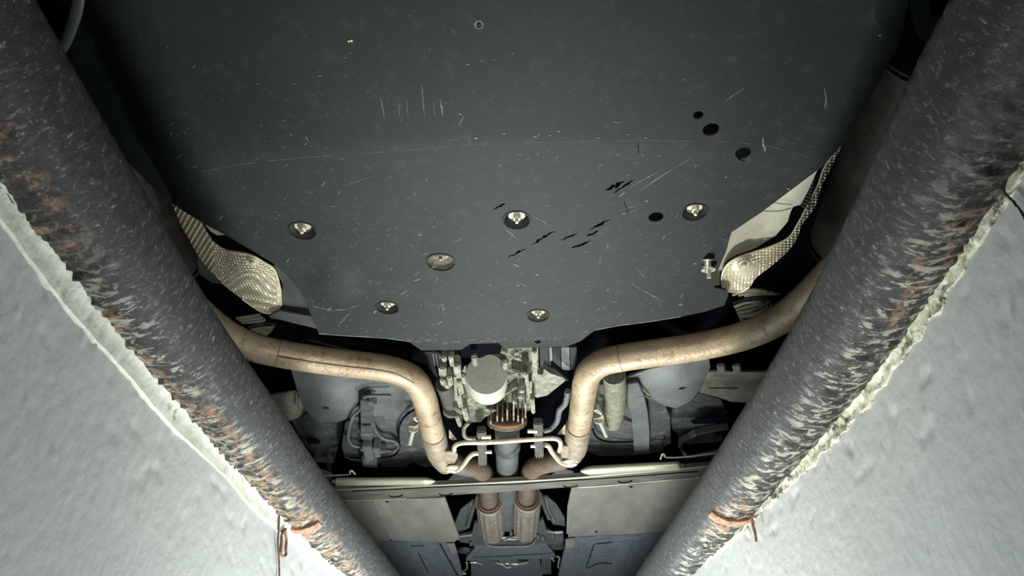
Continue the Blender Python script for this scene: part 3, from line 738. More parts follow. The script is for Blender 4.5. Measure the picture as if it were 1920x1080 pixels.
# long pressed seam along the left pipe
tube('pressed_seam', [P(p[0], p[1]+6, ZE-RE*.985) for p in Lp[6:12]], .0016, M['exhaust_rust'], exl, seg=6)
# collars and the front lengths that turn into the tunnel
tube('collar', [P(812, 812, ZE), P(817, 832, ZE), P(824, 852, ZE), P(838, 868, ZE)], lambda t: RE*1.10, M['collar'], exl, 32)
tube('collar', [P(1085, 798, ZE), P(1082, 818, ZE), P(1078, 840, ZE), P(1066, 856, ZE)], lambda t: RE*1.10, M['collar'], exr, 32)
tube('front_pipe', [P(826, 848, ZE), P(845, 866, ZE+.003), P(872, 873, ZE+.01), P(900, 880, ZE+.02), P(914, 905, ZE+.035), P(917, 950, ZE+.035)], RE*.98, M['exhaust_rust'], car, 28, 'rusty brown front pipe leading to the left flex joint')
tube('front_pipe', [P(1072, 848, ZE), P(1050, 862, ZE+.003), P(1025, 868, ZE+.01), P(1000, 878, ZE+.02), P(989, 905, ZE+.035), P(987, 950, ZE+.035)], RE*.98, M['exhaust_rust'], car, 28, 'rusty brown front pipe leading to the right flex joint')
# split clamps over the joints
sheet('pipe_clamp', A1([(300, 870), (340, 890), (470, 892), (498, 905), (495, 935), (470, 975), (420, 985), (350, 955), (310, 915)]), .775, M['collar'], car, 'left pipe clamp plate', step=6, thick=.004)
sheet('pipe_clamp', A1([(1200, 855), (1340, 850), (1368, 860), (1340, 905), (1300, 945), (1200, 930), (1190, 890)]), .775, M['collar'], car, 'right pipe clamp plate', step=6, thick=.004)
# flex joints
def flex(px0, py0, px1, py1, label, z=.835, r=.045):
    a = P(px0, py0, z); b = P(px1, py1, z); d = (b-a)
    pts = [a+d*i/24 for i in range(25)]
    o = tube('flex_joint', pts, lambda t: r*(1 if .06 < t < .9 else (.9 if t <= .06 else 1-(t-.9)*2)), M['exhaust_rust'], car, 72, label, n=1, prof=lambda t, q: 1+(.05*math.cos(q*14) if .12 < t < .92 else .02))
    o.data.materials.clear(); o.data.materials.append(M['flex'])
    rn = d.normalized(); u = rn.orthogonal().normalized(); v = rn.cross(u)
    ring = [a+(u*math.cos(q)+v*math.sin(q))*r for q in [2*math.pi*i/40 for i in range(40)]]
    bm = bmesh.new(); sweep(bm, ring+[ring[0]], .0045, 8, False); from_bm('end_ring', bm, M['collar'], o)
    ring = [a-rn*.004+(u*math.cos(q)+v*math.sin(q))*r*.80 for q in [2*math.pi*i/40 for i in range(40)]]
    bm = bmesh.new(); sweep(bm, ring+[ring[0]], .003, 8, False); from_bm('inner_ring', bm, M['rust'], o)
    return o
M['flex'] = mat('flex_steel', (.34, .30, .24), .5, .4, (.2, .17, .13), 40, .3, 200)
flex(917, 940, 924, 1002, 'left corrugated rusty flex joint')
flex(989, 934, 985, 1000, 'right corrugated rusty flex joint')

# --- exhaust hanger: cream rod, lower hooks, rubber blocks
ZH = .768
tube('hanger_rod', [P(*p, ZH) for p in A1([(476, 880), (474, 862), (485, 846), (510, 834), (560, 828), (700, 826), (850, 816), (1000, 806), (1120, 799), (1165, 803), (1188, 820), (1192, 850), (1182, 885)])], .0062, M['rod'], car, 12, 'cream coloured hanger rod bridging the two exhaust pipes')
tube('hanger_hook', [P(*p, ZH) for p in A1([(640, 898), (600, 905), (572, 928), (545, 965), (515, 1000), (480, 1018), (424, 1008)])], .0068, M['rod'], car, 12, 'cream curved hook below the left pipe clamp')
tube('hanger_hook', [P(*p, ZH) for p in A1([(1085, 842), (1112, 852), (1130, 885), (1160, 925), (1195, 962), (1240, 975), (1302, 966)])], .0068, M['rod'], car, 12, 'cream curved hook below the right pipe clamp')
sheet('hook_foot', A1([(416, 998), (455, 988), (500, 990), (500, 1020), (460, 1034), (420, 1024)]), ZH-.001, M['rod'], car, step=5, thick=.004)
sheet('hook_foot', A1([(1200, 960), (1300, 935), (1310, 965), (1290, 982), (1225, 985)]), ZH-.001, M['rod'], car, step=5, thick=.004)
def block(px, y0, y1, z, nm, lab):
    a = A1([(px, y0)])[0]; b = A1([(px+8, y1)])[0]
    o = barobj(nm, P(*a, z), P(*b, z-.012), .024, .02, M['rubber'], car, lab, bev=.003)
    for dx in (-.008, 0, .008):
        p, q = P(*a, z), P(*b, z-.012); barobj('rib', p+Vector((dx, 0, -.0105)), q+Vector((dx, 0, -.0105)), .003, .003, M['rubber'], o, bev=.0008)
    return o
hb = block(658, 735, 960, .787, 'rubber_hanger', 'ribbed rubber hanger block at the left of the driveshaft')
hb2 = block(1040, 680, 908, .787, 'rubber_hanger', 'ribbed rubber hanger block at the right of the driveshaft')
for (x, y) in ((712, 790), (718, 890)):
    p = P(*A1([(x, y)])[0], .775); tube('pin', [p-Vector((.02, 0, 0)), p, p+Vector((.004, 0, 0))], .0055, M['zinc'], car, 12, n=1)
for (x, y) in ((980, 750), (1000, 850)):
    p = P(*A1([(x, y)])[0], .775); tube('pin', [p-Vector((.004, 0, 0)), p, p+Vector((.02, 0, 0))], .0055, M['zinc'], car, 12, n=1)
# vacuum / brake lines
tube('brake_line', [P(*p, .80) for p in A1([(575, 690), (545, 720), (538, 760), (550, 790), (590, 800), (620, 795)])], .006, M['boltdark'], car, 10)
tube('brake_line', [P(*p, .80) for p in A1([(1240, 480), (1225, 560), (1185, 610), (1170, 680), (1130, 730), (1085, 748)])], .0075, M['subframe'], car, 10)

# --- differential
dz = .80
dh = thing('x', '', ''); bpy.data.objects.remove(dh)
def rough_sheet(name, poly, z, thick, m, parent, label, amp=.004, fr=60, step=5, mask=None):
    f = (lambda x, y: z(x, y)) if callable(z) else (lambda x, y: z)
    return sheet(name, poly, lambda x, y: f(x, y)+amp*noise.noise(Vector((x/14, y/14, fr)))+.5*amp*noise.noise(Vector((x/5, y/5, fr))), m, parent, label, step=step, thick=thick)
diff = rough_sheet('differential', A1([(500, 360), (540, 330), (520, 205), (780, 150), (810, 150), (1040, 175), (1045, 350), (1000, 380), (990, 480), (1020, 500), (1015, 600), (960, 620), (900, 600), (800, 640), (690, 650), (650, 690), (560, 690), (525, 660), (520, 560), (490, 480)]),
    lambda x, y: .845-.02*math.exp(-(((x-975)/22)**2)), .08, M['alu'], car, 'weathered cast aluminium differential housing', .008, 60, 4)
# neck above the round cover is a black sheet, shade painted for a hollow (opening)
sheet('opening_shade', A1([(522, 200), (530, 170), (650, 148), (800, 148), (785, 230), (700, 235), (560, 300), (525, 330)]), .835, M['black'], diff, step=8, thick=.003)
# round cover
cc = P(*A1([(692, 365)])[0], .798); rr_ = 39.5*mpp(912, 701, .798)
turned('round_cover', cc, (0, -1, -.24), [(rr_*.99, -.11), (rr_, -.055), (rr_*1.0, -.003), (rr_*.97, .0), (rr_*.3, .0006)], M['cap'], diff, 56, 'smooth round grey cover')
# cover is seen slightly from behind: its skirt shows below
for (x, y) in ((818, 268), (782, 470), (608, 238), (530, 365)):
    p = P(*A1([(x, y)])[0], .795)+Vector((0, .004, 0)); turned('lug', p, (0, -1, -.2), [(.0075, -.05), (.0075, 0), (.006, .002)], M['alu'], diff, 16)
    turned('cover_bolt', p+Vector((0, -.002, 0)), (0, -1, -.2), [(.0045, -.002), (.0045, .003), (.003, .004)], M['boltdark'], diff, 6)
# bosses, ribs and connectors at the left side
random.seed(3)
for (x0, y0, x1, y1, wd, z) in [(400, 215, 415, 250, 9, .80), (450, 212, 462, 280, 8, .80), (395, 290, 400, 350, 14, .81), (440, 350, 455, 410, 10, .80), (490, 270, 500, 360, 13, .80), (395, 370, 410, 415, 11, .80), (480, 350, 490, 520, 5, .795), (420, 400, 480, 520, 12, .82),
    (505, 380, 525, 470, 10, .80), (500, 470, 520, 560, 10, .80), (470, 560, 530, 600, 8, .80), (540, 560, 560, 650, 10, .80), (490, 620, 515, 690, 8, .80), (1015, 180, 1020, 350, 8, .80), (960, 330, 975, 460, 6, .79), (990, 380, 985, 470, 5, .80), (1000, 500, 1008, 600, 8, .80), (930, 320, 960, 350, 9, .79), (820, 480, 900, 420, 5, .80), (860, 300, 960, 330, 5, .805)]:
    a, b = A1([(x0, y0), (x1, y1)]); barobj('housing_rib', P(*a, z), P(*b, z+random.uniform(-.004, .004)), wd*mpp(900, 700, z), .03, M['alu'], diff, bev=.003)
tube('ribbed_hose', [P(*p, .82) for p in A1([(405, 430), (430, 490), (450, 560)])], lambda t: .021+.0016*math.sin(t*60), M['rubber'], diff, 20, n=14)
turned('hose_cuff', P(*A1([(455, 600)])[0], .82), (.2, -.9, -.2), [(.022, -.012), (.023, 0), (.022, .012)], M['rubber'], diff, 20)
for k, (x, y0, y1) in enumerate([(722, 640, 690), (765, 600, 690), (800, 615, 690), (832, 560, 660), (875, 500, 680), (905, 600, 690), (955, 520, 620), (935, 620, 690)]):
    a, b = A1([(x, y0), (x, y1)]); barobj('cooling_fin', P(*a, .797), P(*b, .803), .0035, .035, M['alu'], diff, bev=.001)
for (x, y) in ((955, 335), (920, 520), (930, 480), (780, 500), (880, 555)):
    p = P(*A1([(x, y)])[0], .795); turned('boss', p, (0, 0, -1), [(.008, -.03), (.0075, 0), (.005, .003)], M['alu'], diff, 12)
# right web arm and ribbed box above it
rough_sheet('web_arm', A1([(1000, 360), (1070, 370), (1080, 330), (1120, 360), (1240, 400), (1150, 470), (1100, 510), (1030, 525), (990, 480)]), .83, .02, M['alu'], diff, 'flat cast bracket reaching right from the differential', .003, 9, 5)
barobj('web_rib', P(*A1([(1130, 300)])[0], .81), P(*A1([(1240, 388)])[0], .82), .006, .02, M['tray_dark'], diff, bev=.002)
for k, (x0, x1, c_) in enumerate([(1050, 1110, 'tray_dark'), (1115, 1135, 'subframe'), (1140, 1190, 'tray_dark'), (1195, 1250, 'subframe'), (1255, 1300, 'tray_dark')]):
    a, b, c2, d = A1([(x0, 185), (x1, 185), (x1+5, 330+(k % 2)*10), (x0+5, 335)])
    sheet('ribbed_casing', [a, b, c2, d], .845+.004*(k % 2), M[c_], car, step=9, thick=.02)
sheet('casing', A1([(180, 260), (250, 215), (380, 215), (400, 300), (390, 420), (350, 380), (280, 300)]), .87, M['tray_dark'], car, step=9, thick=.02)
for k in range(4):
    a, b = A1([(330+k*22, 215), (345+k*20, 300+k*20)]); barobj('casing_rib', P(*a, .865), P(*b, .868), .003, .01, M['subframe'], car, bev=.001)
# rusty input flange, driveshaft
fc = P(*A1([(832, 690)])[0], .80); fr_ = 37*mpp(951, 792, .80)
fl = turned('drive_flange', fc, (0, .75, -.66), [(fr_*.9, -.016), (fr_, -.012), (fr_, -.001), (fr_*.93, .001), (fr_*.35, .002)], M['rust'], car, 48, 'rusty brown round drive flange', )
tube('flange_rim', [fc+Vector((math.cos(a)*fr_, math.sin(a)*fr_*.66, math.sin(a)*fr_*.75)) for a in [math.pi*2*i/32 for i in range(33)]], .0016, M['alu'], fl, seg=6, n=2)
for a in (.35, 1.57, 2.8, 4.0, 5.3):
    p = fc+Vector((math.cos(a)*fr_*.66, math.sin(a)*fr_*.66*.66, math.sin(a)*fr_*.66*.75)); p += Vector((0, .001, -.001)) if a != 1.57 else Vector((0, 0, 0))
    turned('flange_bolt', p, (0, .75, -.66), [(.0058, 0), (.0055, .006), (.004, .007)], M['boltdark'], fl, 6)
turned('flange_bolt', P(*A1([(840, 700)])[0], .79), (0, .3, -1), [(.006, -.01), (.006, .004), (.004, .005)], M['zinc'], fl, 6)
ds = tube('driveshaft', [P(951, 806, .825), P(951, 850, .835), P(951, 900, .85), P(951, 980, .87)], .034, M['subframe'], car, 32, 'dark grey driveshaft running forward', n=3)
turned('joint_ring', P(951, 833, .83), (0, 1, .02), [(.034, -.03), (.038, -.026), (.038, .02), (.034, .028)], M['tank'], ds, 32)

# --- subframe guards, tank halves, brackets: left
sheet('subframe_guard', A5([(555, 300), (900, 350), (1200, 390), (1330, 470), (1345, 555), (1260, 620), (1180, 640), (1000, 590), (930, 620), (850, 648), (750, 650), (700, 620), (640, 560), (600, 450)]),
      lambda x, y: .875-.028*math.exp(-(((x-605)/60)**2+((y-765)/45)**2)), M['subframe'], car, 'grey pressed subframe guard with a drain hole, behind the left exhaust pipe', step=8, thick=.006,
      holes=[[(610+7*math.cos(a), 765+2.6*math.sin(a)) for a in [2*math.pi*i/14 for i in range(14)]]])
sheet('heat_wrap', A5([(380, 500), (450, 475), (560, 460), (600, 455), (640, 520), (665, 585), (600, 620), (550, 638), (500, 610), (420, 590)]), lambda x, y: .895+.0006*abs(x-540), M['wrap'], car, 'beige metal bracket at the left edge behind the steel pipe', step=8, thick=.006)
barobj('bracket_fold', P(*A5([(606, 470)])[0], .889), P(*A5([(608, 570)])[0], .889), .004, .004, M['wrap'], car, bev=.001)
sheet('inner_arm', A5([(560, 640), (680, 590), (750, 650), (890, 655), (870, 760), (845, 850), (835, 900), (790, 870), (720, 870), (640, 780)]), lambda x, y: .90+.01*math.sin(x/14), M['tank'], car, 'dark suspension arm below the left guard', step=8, thick=.02)
sheet('arm_slot', A5([(660, 755), (700, 748), (745, 770), (735, 785), (665, 785)]), .885, M['black'], car, step=7, thick=.002)
barobj('arm_bracket', P(*A5([(700, 880)])[0], .88), P(*A5([(830, 885)])[0], .88), .006, .02, M['tank'], car)
barobj('arm_bracket', P(*A5([(800, 860)])[0], .88), P(*A5([(805, 975)])[0], .88), .012, .02, M['tank'], car)
tankL = sheet('fuel_tank', A5([(1000, 470), (1200, 470), (1345, 560), (1400, 740), (1450, 860), (1560, 930), (1400, 930), (1330, 900), (1280, 930), (1150, 930), (1100, 900), (960, 900), (900, 870), (880, 800), (900, 650), (990, 600)]),
      lambda x, y: .885-.018*math.exp(-(((x-700)/70)**2+((y-820)/60)**2)), M['tank'], car, 'black plastic left half of the fuel tank', step=9, thick=.05)
# strap and wiring in front of the left tank
tube('tank_seam', [P(*p, .862) for p in A5([(1340, 565), (1270, 620), (1240, 700), (1245, 800), (1220, 850), (1150, 870), (1000, 875), (925, 870)])], .0028, M['black'], tankL, seg=8)
tube('wiring_loom', [P(*p, .85) for p in A5([(1190, 478), (1035, 482), (1020, 520), (1000, 560), (950, 610), (925, 690), (920, 750), (945, 790), (1000, 805)])], .0045, M['subframe'], tankL, seg=10, label='dark wiring loop')
tube('wiring_loom', [P(*p, .85) for p in A5([(1068, 560), (1070, 630), (1100, 710), (1150, 750), (1210, 765), (1235, 800), (1210, 825), (1160, 825)])], .006, M['tank'], tankL, seg=10)
for (x0, y0, x1, y1, wd, ht, mm) in [(1040, 490, 1040, 740, 22, .018, 'tank'), (1000, 700, 1080, 700, 10, .024, 'subframe'), (1010, 640, 1068, 640, 7, .026, 'tray_dark'), (1000, 800, 1160, 815, 14, .024, 'subframe'), (1040, 770, 1060, 860, 17, .03, 'subframe'), (1100, 780, 1110, 840, 12, .032, 'subframe'), (1055, 850, 1060, 920, 30, .014, 'tank'), (1050, 490, 1100, 510, 6, .03, 'subframe')]:
    a, b = A5([(x0, y0), (x1, y1)]); barobj('wiring_connector', P(*a, .85), P(*b, .85), wd*mpp(700, 800, .85), ht, M[mm], tankL, bev=.002)
# right
sheet('subframe_guard', A6([(440, 370), (600, 310), (800, 270), (975, 235), (985, 300), (960, 360), (920, 440), (860, 515), (770, 560), (700, 545), (600, 490), (540, 430)]),
      lambda x, y: .875-.028*math.exp(-(((x-1275)/60)**2+((y-725)/45)**2)), M['subframe'], car, 'grey pressed subframe guard with a drain hole, behind the right exhaust pipe', step=8, thick=.006,
      holes=[[(1279.5+7.5*math.cos(a), 728+2.4*math.sin(a)-.15*7*math.cos(a)) for a in [2*math.pi*i/14 for i in range(14)]]])
sheet('heat_wrap', A6([(965, 330), (1080, 325), (1200, 330), (1400, 330), (1400, 520), (1200, 522), (1110, 515), (1050, 495), (960, 470), (915, 460), (945, 400)]), lambda x, y: .895+.012*math.cos((y-700)/14), M['wrap'], car, 'beige metal bracket at the right edge behind the steel pipe', step=8, thick=.006)
barobj('bracket_fold', P(*A6([(970, 430)])[0], .88), P(*A6([(1160, 432)])[0], .88), .003, .003, M['tank'], car, bev=.001)
for x in (1050, 1150): barobj('bracket_tab', P(*A6([(x, 280)])[0], .90), P(*A6([(x+5, 325)])[0], .90), .02, .01, M['wrap'], car, bev=.003)
sheet('inner_arm', A6([(700, 545), (780, 560), (860, 520), (915, 465), (1050, 500), (1100, 600), (1100, 620), (900, 640), (1050, 660), (1100, 680), (850, 720), (800, 780), (780, 720), (740, 690), (710, 620)]), lambda x, y: .90+.012*math.sin(y/8), M['tank'], car, 'dark suspension arm below the right guard', step=8, thick=.02)
sheet('arm_slot', A6([(860, 640), (900, 625), (1100, 610), (1100, 640), (1000, 655), (880, 660)]), .88, M['black'], car, step=7, thick=.002)
for k, (x0, y0, x1, y1) in enumerate([(790, 770, 900, 705), (900, 705, 1100, 670), (830, 765, 1060, 745), (790, 790, 835, 850), (850, 740, 1020, 735)]):
    a, b = A6([(x0, y0), (x1, y1)]); barobj('arm_bracket', P(*a, .88), P(*b, .88), .010, .02, M['subframe'], car, bev=.002)
tankR = sheet('fuel_tank', A6([(240, 640), (320, 560), (450, 520), (470, 470), (560, 450), (700, 540), (730, 620), (735, 780), (690, 800), (685, 830), (500, 855), (280, 860), (200, 825), (215, 740)]),
      lambda x, y: .885-.018*math.exp(-(((x-1200)/70)**2+((y-810)/60)**2)), M['tank'], car, 'black plastic right half of the fuel tank', step=9, thick=.05)
tube('tank_seam', [P(*p, .862) for p in A6([(240, 690), (265, 740), (330, 770), (430, 772), (500, 768)])], .0028, M['black'], tankR, seg=8)
tube('tank_seam', [P(*p, .862) for p in A6([(600, 770), (680, 755), (680, 800)])], .0028, M['tray_dark'], tankR, seg=8)
a = [P(*p, .857) for p in A6([(470, 400), (510, 480), (535, 580), (548, 700), (550, 840)])]
bm = bmesh.new()
for i in range(len(a)-1): bar(bm, a[i], a[i+1]+(a[i+1]-a[i])*.03, .045, .006, bev=.0015)
from_bm('tank_strap', bm, M['subframe'], tankR, 'flat grey strap across the right half of the tank')
turned('hose_flange', P(*A6([(385, 665)])[0], .868), (0, .1, -1), [(.052, -.012), (.050, .002), (.04, .004), (.034, .006)], M['rubber'], tankR, 32, 'round dark rubber flange under the hose')
tube('filler_hose', [P(*p, .845) for p in A6([(375, 340), (382, 400), (385, 480), (380, 560), (362, 640)])], .0285, M['hose'], car, 24, 'greenish dirty hose speckled with pale spots, beside the right exhaust pipe', n=8)
tube('vent_hose', [P(*p, .86) for p in A6([(300, 380), (295, 460), (288, 540), (275, 590)])], .014, M['rubber'], car, 16)
for (x0, y0, x1, y1) in [(460, 430, 520, 460), (470, 390, 560, 440), (500, 385, 600, 470), (520, 460, 610, 490)]:
    a, b = A6([(x0, y0), (x1, y1)]); barobj('hose_bracket', P(*a, .865), P(*b, .865), .008, .008, M['alu'], car, bev=.002)
# bolt with clip beside each exhaust pipe
def clip_bolt(bolt, lab):
    (x0, y0), (x1, y1), (x2, y2) = bolt
    a, b, c = P(x0, y0, .80), P(x1, y1, .80), P(x2, y2, .80)
    o = tube('clip_bolt', [b, b+(c-b)*.5, c], .0062, M['zinc'], car, 12, lab, n=3)
    d = (c-b).normalized(); turned('nut', b, d, [(.012, -.006), (.012, .006), (.010, .008)], M['zinc'], o, 6)
    turned('collar', b-d*.008, d, [(.015, -.003), (.015, .003)], M['zinc'], o, 20)
    tube('spring_clip', [b-d*.01, a+(b-a)*.5+Vector((.012, 0, 0)), a+Vector((-.004, 0, 0)), a+Vector((.004, -.004, 0)), a+(b-a)*.3+Vector((.010, 0, 0))], .0025, M['zinc'], o, 8)
    barobj('clip_plate', b-d*.014, b+d*.002, .026, .004, M['zinc'], o, bev=.001)
clip_bolt([(779, 784), (775, 803), (768, 832)], 'pale bolt with spring clip left of the left exhaust pipe')
clip_bolt([(1118, 770), (1124, 787), (1137, 817)], 'pale bolt with spring clip right of the right exhaust pipe')
for s, (x, y) in enumerate(((848, 818), (1054, 806))):
    sheet('clamp_tab', [(x-6, y-12), (x+(8 if s == 0 else -8), y+6), (x+2, y+8), (x-6, y+4)] if s == 0 else [(x+6, y-10), (x-8, y+8), (x+6, y+9)], .79, M['collar'], car, step=4, thick=.003)
# lower side: finned cooler ends seen between the shields and the exhaust
def fins(poly0, poly1, n, lab):
    for k in range(n):
        t = k/(n-1); a = [(p[0]+(q[0]-p[0])*t, p[1]+(q[1]-p[1])*t) for p, q in zip(poly0, poly1)]
        tube('hanger_fin', [P(*p, .85) for p in a], .0032, M['wrap'], car, 8, n=4)
fins(A4([(370, 850), (430, 830), (500, 825)]), A4([(400, 915), (480, 905), (560, 850)]), 5, '')
sheet('rubber_mount', A4([(365, 850), (420, 828), (540, 815), (560, 840), (480, 905), (400, 920)]), .862, M['rubber'], car, 'ribbed grey mount below the right heat shield', step=7, thick=.01)
fins(A4([(360, 790), (450, 765), (530, 770)]), A4([(420, 795), (510, 785), (600, 785)]), 3, '')
fins(A3([(610, 890), (680, 880), (740, 870)]), A3([(640, 915), (700, 912), (770, 900)]), 3, '')
fins(A3([(680, 960), (740, 945), (820, 940)]), A3([(720, 980), (750, 992), (800, 965)]), 4, '')
sheet('rubber_mount', A3([(670, 955), (740, 935), (825, 942), (790, 975), (755, 998), (700, 980)]), .862, M['rubber'], car, 'ribbed grey mount below the left heat shield', step=7, thick=.01)
sheet('shield_bracket', A3([(385, 520), (430, 600), (510, 680), (540, 700), (470, 690), (400, 640)]), .86, M['tank'], car, step=7, thick=.006)
# subframe rails crossing behind the tray
barobj('subframe_rail', P(560, 640, .93), P(800, 700, .93), .10, .05, M['black'], car, bev=.01)

# --- aluminium rails and cross member
def rail(p0, p1, z, w0, lab, round_left):
    a = P(*p0, z); b = P(*p1, z); d = b-a
    bm = bmesh.new(); n = 80
    pts = [a+d*i/n for i in range(n+1)]
    def rad(t):
        e = t*d.length if round_left else (1-t)*d.length
        r = w0
        q = min(1, e/.035); r *= max(.12, math.sin(q*math.pi/2)**.6)
        e2 = (d.length-e); r *= max(.5, min(1, e2/.012))
        return r
    sweep(bm, pts, rad, 20, True, None, .7); bmesh.ops.recalc_face_normals(bm, faces=bm.faces)
    o = from_bm('aluminium_rail', bm, M['rail'], car, lab)
    return o
rail((624, 903), (816, 902), .80, .0165, 'pale rounded aluminium rail left of the driveshaft', False)
rail((1088, 883), (1281, 873), .80, .0185, 'pale rounded aluminium rail right of the driveshaft', True)
for s, pts in enumerate((A5([(760, 985), (920, 978), (930, 955), (945, 955), (965, 975)]), A6([(670, 880), (680, 850), (695, 850), (705, 868), (820, 866), (1040, 840)]))):
    tube('spring_wire', [P(*p, .81) for p in pts], .0024, M['rail'], car, 8)
sheet('rail_bracket', A6([(830, 880), (1060, 835), (1060, 900), (960, 940), (835, 940)]), .83, M['beam'], car, step=9, thick=.01)
sheet('rail_bracket', [(590, 880), (622, 893), (625, 915), (612, 922), (590, 915)], .83, M['beam'], car, step=9, thick=.01)
cb = sheet('cross_member', [(560, 921), (700, 914), (960, 902), (1100, 893), (1330, 873), (1400, 866), (1400, 885), (1330, 892), (1170, 907), (1090, 912), (900, 925), (760, 934), (640, 938), (560, 940)], .792, M['beam'], car, 'long grey-brown cross member spanning the car', step=12, thick=.012)
tube('flange_lip', [P(*p, .790) for p in [(560, 922), (700, 915), (960, 903), (1100, 894), (1330, 874), (1400, 867)]], .0028, M['rail'], cb, 8)
tube('lower_lip', [P(*p, .790) for p in [(640, 939), (700, 937), (762, 934)]], .0022, M['rail'], cb, 8)
tube('lower_lip', [P(*p, .790) for p in [(1085, 914), (1170, 908), (1330, 893)]], .0022, M['rail'], cb, 8)
tube('flange_gap', [P(*p, .7905) for p in [(660, 921), (750, 917), (870, 911), (960, 908), (1050, 902), (1150, 896), (1310, 884)]], .0013, M['black'], cb, 6)
for (x, y) in ((742, 930), (836, 927), (1070, 912), (1172, 903)):
    tube('pressed_slot', [P(x-13, y-1, .7905), P(x-7, y+2, .789), P(x+7, y+1, .789), P(x+13, y-2, .7905)], .0016, M['black'], cb, 6)

# --- floor panels
pL = sheet('floor_panel', [(648, 936), (740, 936), (822, 934), (838, 970), (850, 1016), (780, 1015), (735, 1013), (708, 1016), (640, 1010)], .80, M['panel'], car, 'grey-brown floor panel left of the tunnel', step=10, thick=.008)
pR = sheet('floor_panel', [(1085, 914), (1200, 908), (1330, 892), (1310, 992), (1210, 1000), (1120, 1004), (1066, 1006), (1064, 990), (1075, 950)], .80, M['panel'], car, 'grey-brown floor panel right of the tunnel', step=10, thick=.008)
sheet('panel_flange', [(822, 934), (834, 933), (862, 1010), (850, 1017)], .797, M['panel'], pL, step=8, thick=.006)
sheet('panel_flange', [(1072, 913), (1086, 913), (1072, 960), (1068, 1004), (1062, 1000), (1064, 950)], .797, M['panel'], pR, step=8, thick=.006)
for x0, x1 in ((700, 735), (752, 790)): tube('panel_rib', [P(x0, 940, .7995), P(x1, 1012, .7995)], .0022, M['panel'], pL, 8, n=2)
for p in ((726, 941), (733, 1013)): turned('panel_clip', P(*p, .799), (0, 0, -1), [(.006, 0), (.005, .001)], M['black'], pL, 12)
for p in ((1183, 913), (1118, 997)): turned('panel_clip', P(*p, .799), (0, 0, -1), [(.006, 0), (.005, .001)], M['black'], pR, 12)
pL2 = sheet('forward_panel', [(690, 1014), (708, 1018), (780, 1018), (850, 1020), (858, 1040), (872, 1100), (880, 1150), (740, 1150), (700, 1080)], .81, M['panel_haze'], car, 'grey ribbed forward floor panel at the left, blue haze in its colour', step=10, thick=.01)
pR2 = sheet('forward_panel', [(1066, 1008), (1120, 1006), (1210, 1002), (1320, 994), (1240, 1150), (1030, 1150), (1045, 1090), (1056, 1040)], .81, M['panel_haze'], car, 'grey ribbed forward floor panel at the right, blue haze in its colour', step=10, thick=.01)
def ribline(par, pts, r=.0022, m='panel_haze'): tube('panel_rib', [P(*p, .808) for p in pts], r, M[m], par, 8, n=2)
ribline(pL2, A2([(440, 525), (500, 520), (540, 545), (590, 640)])); ribline(pL2, A2([(490, 520), (540, 620)]), m='tray_dark'); ribline(pL2, A2([(560, 500), (640, 640)]), .003); ribline(pL2, A2([(600, 480), (690, 640)]), .003, 'tray_dark'); ribline(pL2, A2([(450, 490), (520, 490)]), .002, 'tray_dark')
ribline(pR2, A2([(1300, 470), (1400, 465), (1480, 460), (1600, 440)])); ribline(pR2, A2([(1370, 480), (1330, 600)]), m='tray_dark'); ribline(pR2, A2([(1480, 480), (1440, 570)])); ribline(pR2, A2([(1560, 460), (1500, 620)]), .003); ribline(pR2, A2([(1290, 480), (1250, 640)]), .003); ribline(pR2, A2([(1340, 600), (1400, 575), (1460, 580)]), .0025, 'tray_dark'); ribline(pR2, A2([(1380, 480), (1460, 470)]), .003, 'tray_dark')
# flap pieces at the inner corners
for pl_, k in (([(838, 1020), (852, 1020), (858, 1036), (848, 1040)], pL2), ([(1060, 1012), (1078, 1010), (1076, 1026), (1060, 1028)], pR2)):
    sheet('panel_tab', pl_, .803, M['panel'], k, step=6, thick=.003)

# --- tunnel: heat plates, mounts, gearbox cross plate
sheet('tunnel_plate', A9([(180, 560), (200, 480), (260, 330), (400, 220), (440, 260), (390, 420), (330, 560), (220, 610)]), .88, M['subframe'], car, 'dark tunnel heat plate left of the flex joints', step=7, thick=.004)
sheet('tunnel_plate', A9([(1180, 190), (1230, 180), (1340, 270), (1430, 420), (1440, 520), (1300, 500), (1240, 380)]), .88, M['subframe'], car, 'dark tunnel heat plate right of the flex joints', step=7, thick=.004)
tube('plate_fold', [P(*p, .876) for p in A9([(385, 240), (350, 400), (315, 540)])], .003, M['panel'], car, 8)
tube('plate_fold', [P(*p, .876) for p in A9([(1215, 200), (1260, 340), (1330, 480)])], .003, M['panel'], car, 8)
tube('tunnel_bar', [P(*p, .875) for p in A9([(1160, 170), (1200, 280), (1260, 430)])], .009, M['subframe'], car, 10)
tube('tunnel_bar', [P(*p, .875) for p in A9([(420, 250), (380, 380), (340, 520)])], .009, M['subframe'], car, 10)
sheet('gearbox_mount', A9([(200, 640), (300, 620), (390, 600), (420, 480), (480, 470), (560, 600), (640, 690), (1000, 690), (1100, 620), (1130, 480), (1190, 440), (1230, 560), (1300, 600), (1420, 600), (1420, 700), (1300, 720), (1240, 760), (1060, 740), (600, 750), (420, 760), (400, 720), (260, 700)]),
      lambda x, y: .86+.006*noise.noise(Vector((x/6, y/6, 2))), M['subframe'], car, 'pressed gearbox mount under the flex joints', step=5, thick=.01)
tube('mount_edge', [P(*p, .85) for p in A9([(530, 560), (560, 640), (650, 650), (950, 640), (1060, 630), (1110, 560)])], .006, M['rail'], car, 10, 'bright pipe lip below the flex joints')
tube('mount_edge', [P(*p, .85) for p in A9([(520, 660), (600, 745), (800, 750), (1030, 740), (1110, 670)])], .0035, M['panel'], car, 10)
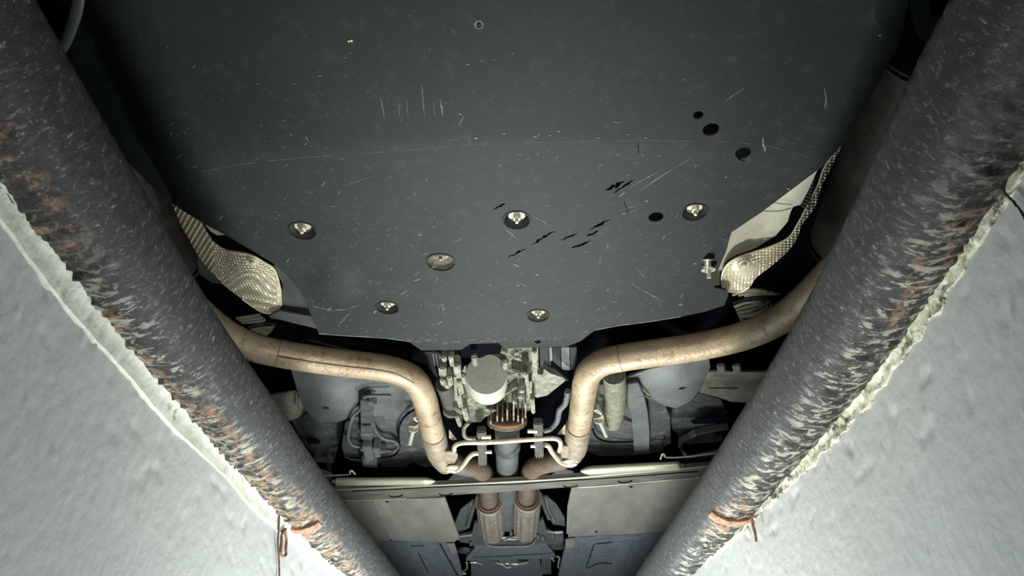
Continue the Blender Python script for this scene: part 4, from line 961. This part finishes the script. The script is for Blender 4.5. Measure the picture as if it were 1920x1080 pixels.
for pts in ([(215, 640), (300, 628), (390, 618)], [(1235, 575), (1320, 590), (1415, 585)]):
    tube('mount_lip', [P(*p, .852) for p in A9(pts)], .004, M['rail'], car, 8)
sheet('gearbox_plate', A9([(420, 770), (1240, 740), (1320, 830), (1330, 880), (320, 910), (330, 860)]), .85, M['panel_haze'], car, 'smooth cross plate under the gearbox, blue haze in its colour', step=8, thick=.012)
tube('plate_groove', [P(*p, .849) for p in A9([(400, 870), (850, 850), (1300, 820)])], .002, M['tray_dark'], car, 8)
turned('round_mount', P(*A9([(320, 810)])[0], .86), (0, 0, -1), [(.035, -.01), (.033, 0), (.02, .004)], M['tank'], car, 28)
turned('round_mount', P(*A9([(1360, 760)])[0], .86), (0, 0, -1), [(.04, -.01), (.038, 0), (.02, .004)], M['tank'], car, 28)
sheet('oil_pan', A9([(380, 930), (560, 900), (700, 960), (900, 960), (1040, 900), (1150, 900), (1180, 1000), (1180, 1300), (380, 1300)]), lambda x, y: .87, M['panel_haze'], car, 'grey oil pan with the blue far haze painted into its colour', step=9, thick=.03)
sheet('pan_bracket', A9([(1170, 890), (1280, 880), (1280, 1060), (1180, 1060)]), .855, M['subframe'], car, step=7, thick=.02)
tube('pan_gasket', [P(*p, .862) for p in A9([(660, 930), (720, 945), (780, 940), (850, 945), (920, 945), (1020, 925)])], .005, M['rail'], car, 8, 'bright edge of the oil pan')
for pts in ([(370, 930), (440, 930), (500, 950)], [(330, 930), (330, 1000), (260, 1045), (320, 1055)], [(1350, 860), (1375, 880), (1360, 980), (1430, 990)], [(1290, 880), (1310, 910)], [(740, 960), (780, 985), (830, 980)], [(750, 680), (800, 665), (890, 670)]):
    tube('fuel_line', [P(*p, .84) for p in A9(pts)], .004, M['rail'], car, 8)
for (x, y) in ((1135, 650), (1190, 670), (380, 730), (830, 610), (1300, 640)):
    turned('mount_bolt', P(*A9([(x, y)])[0], .845), (0, .2, -1), [(.007, -.01), (.007, .004), (.005, .005)], M['boltdark'], car, 6)
sheet('shaft_guard', [(870, 880), (892, 886), (900, 905), (835, 906), (850, 890)], .86, M['tank'], car, step=7, thick=.004)
sheet('shaft_guard', [(1030, 895), (1050, 878), (1075, 884), (1080, 893)], .86, M['subframe'], car, step=7, thick=.004)
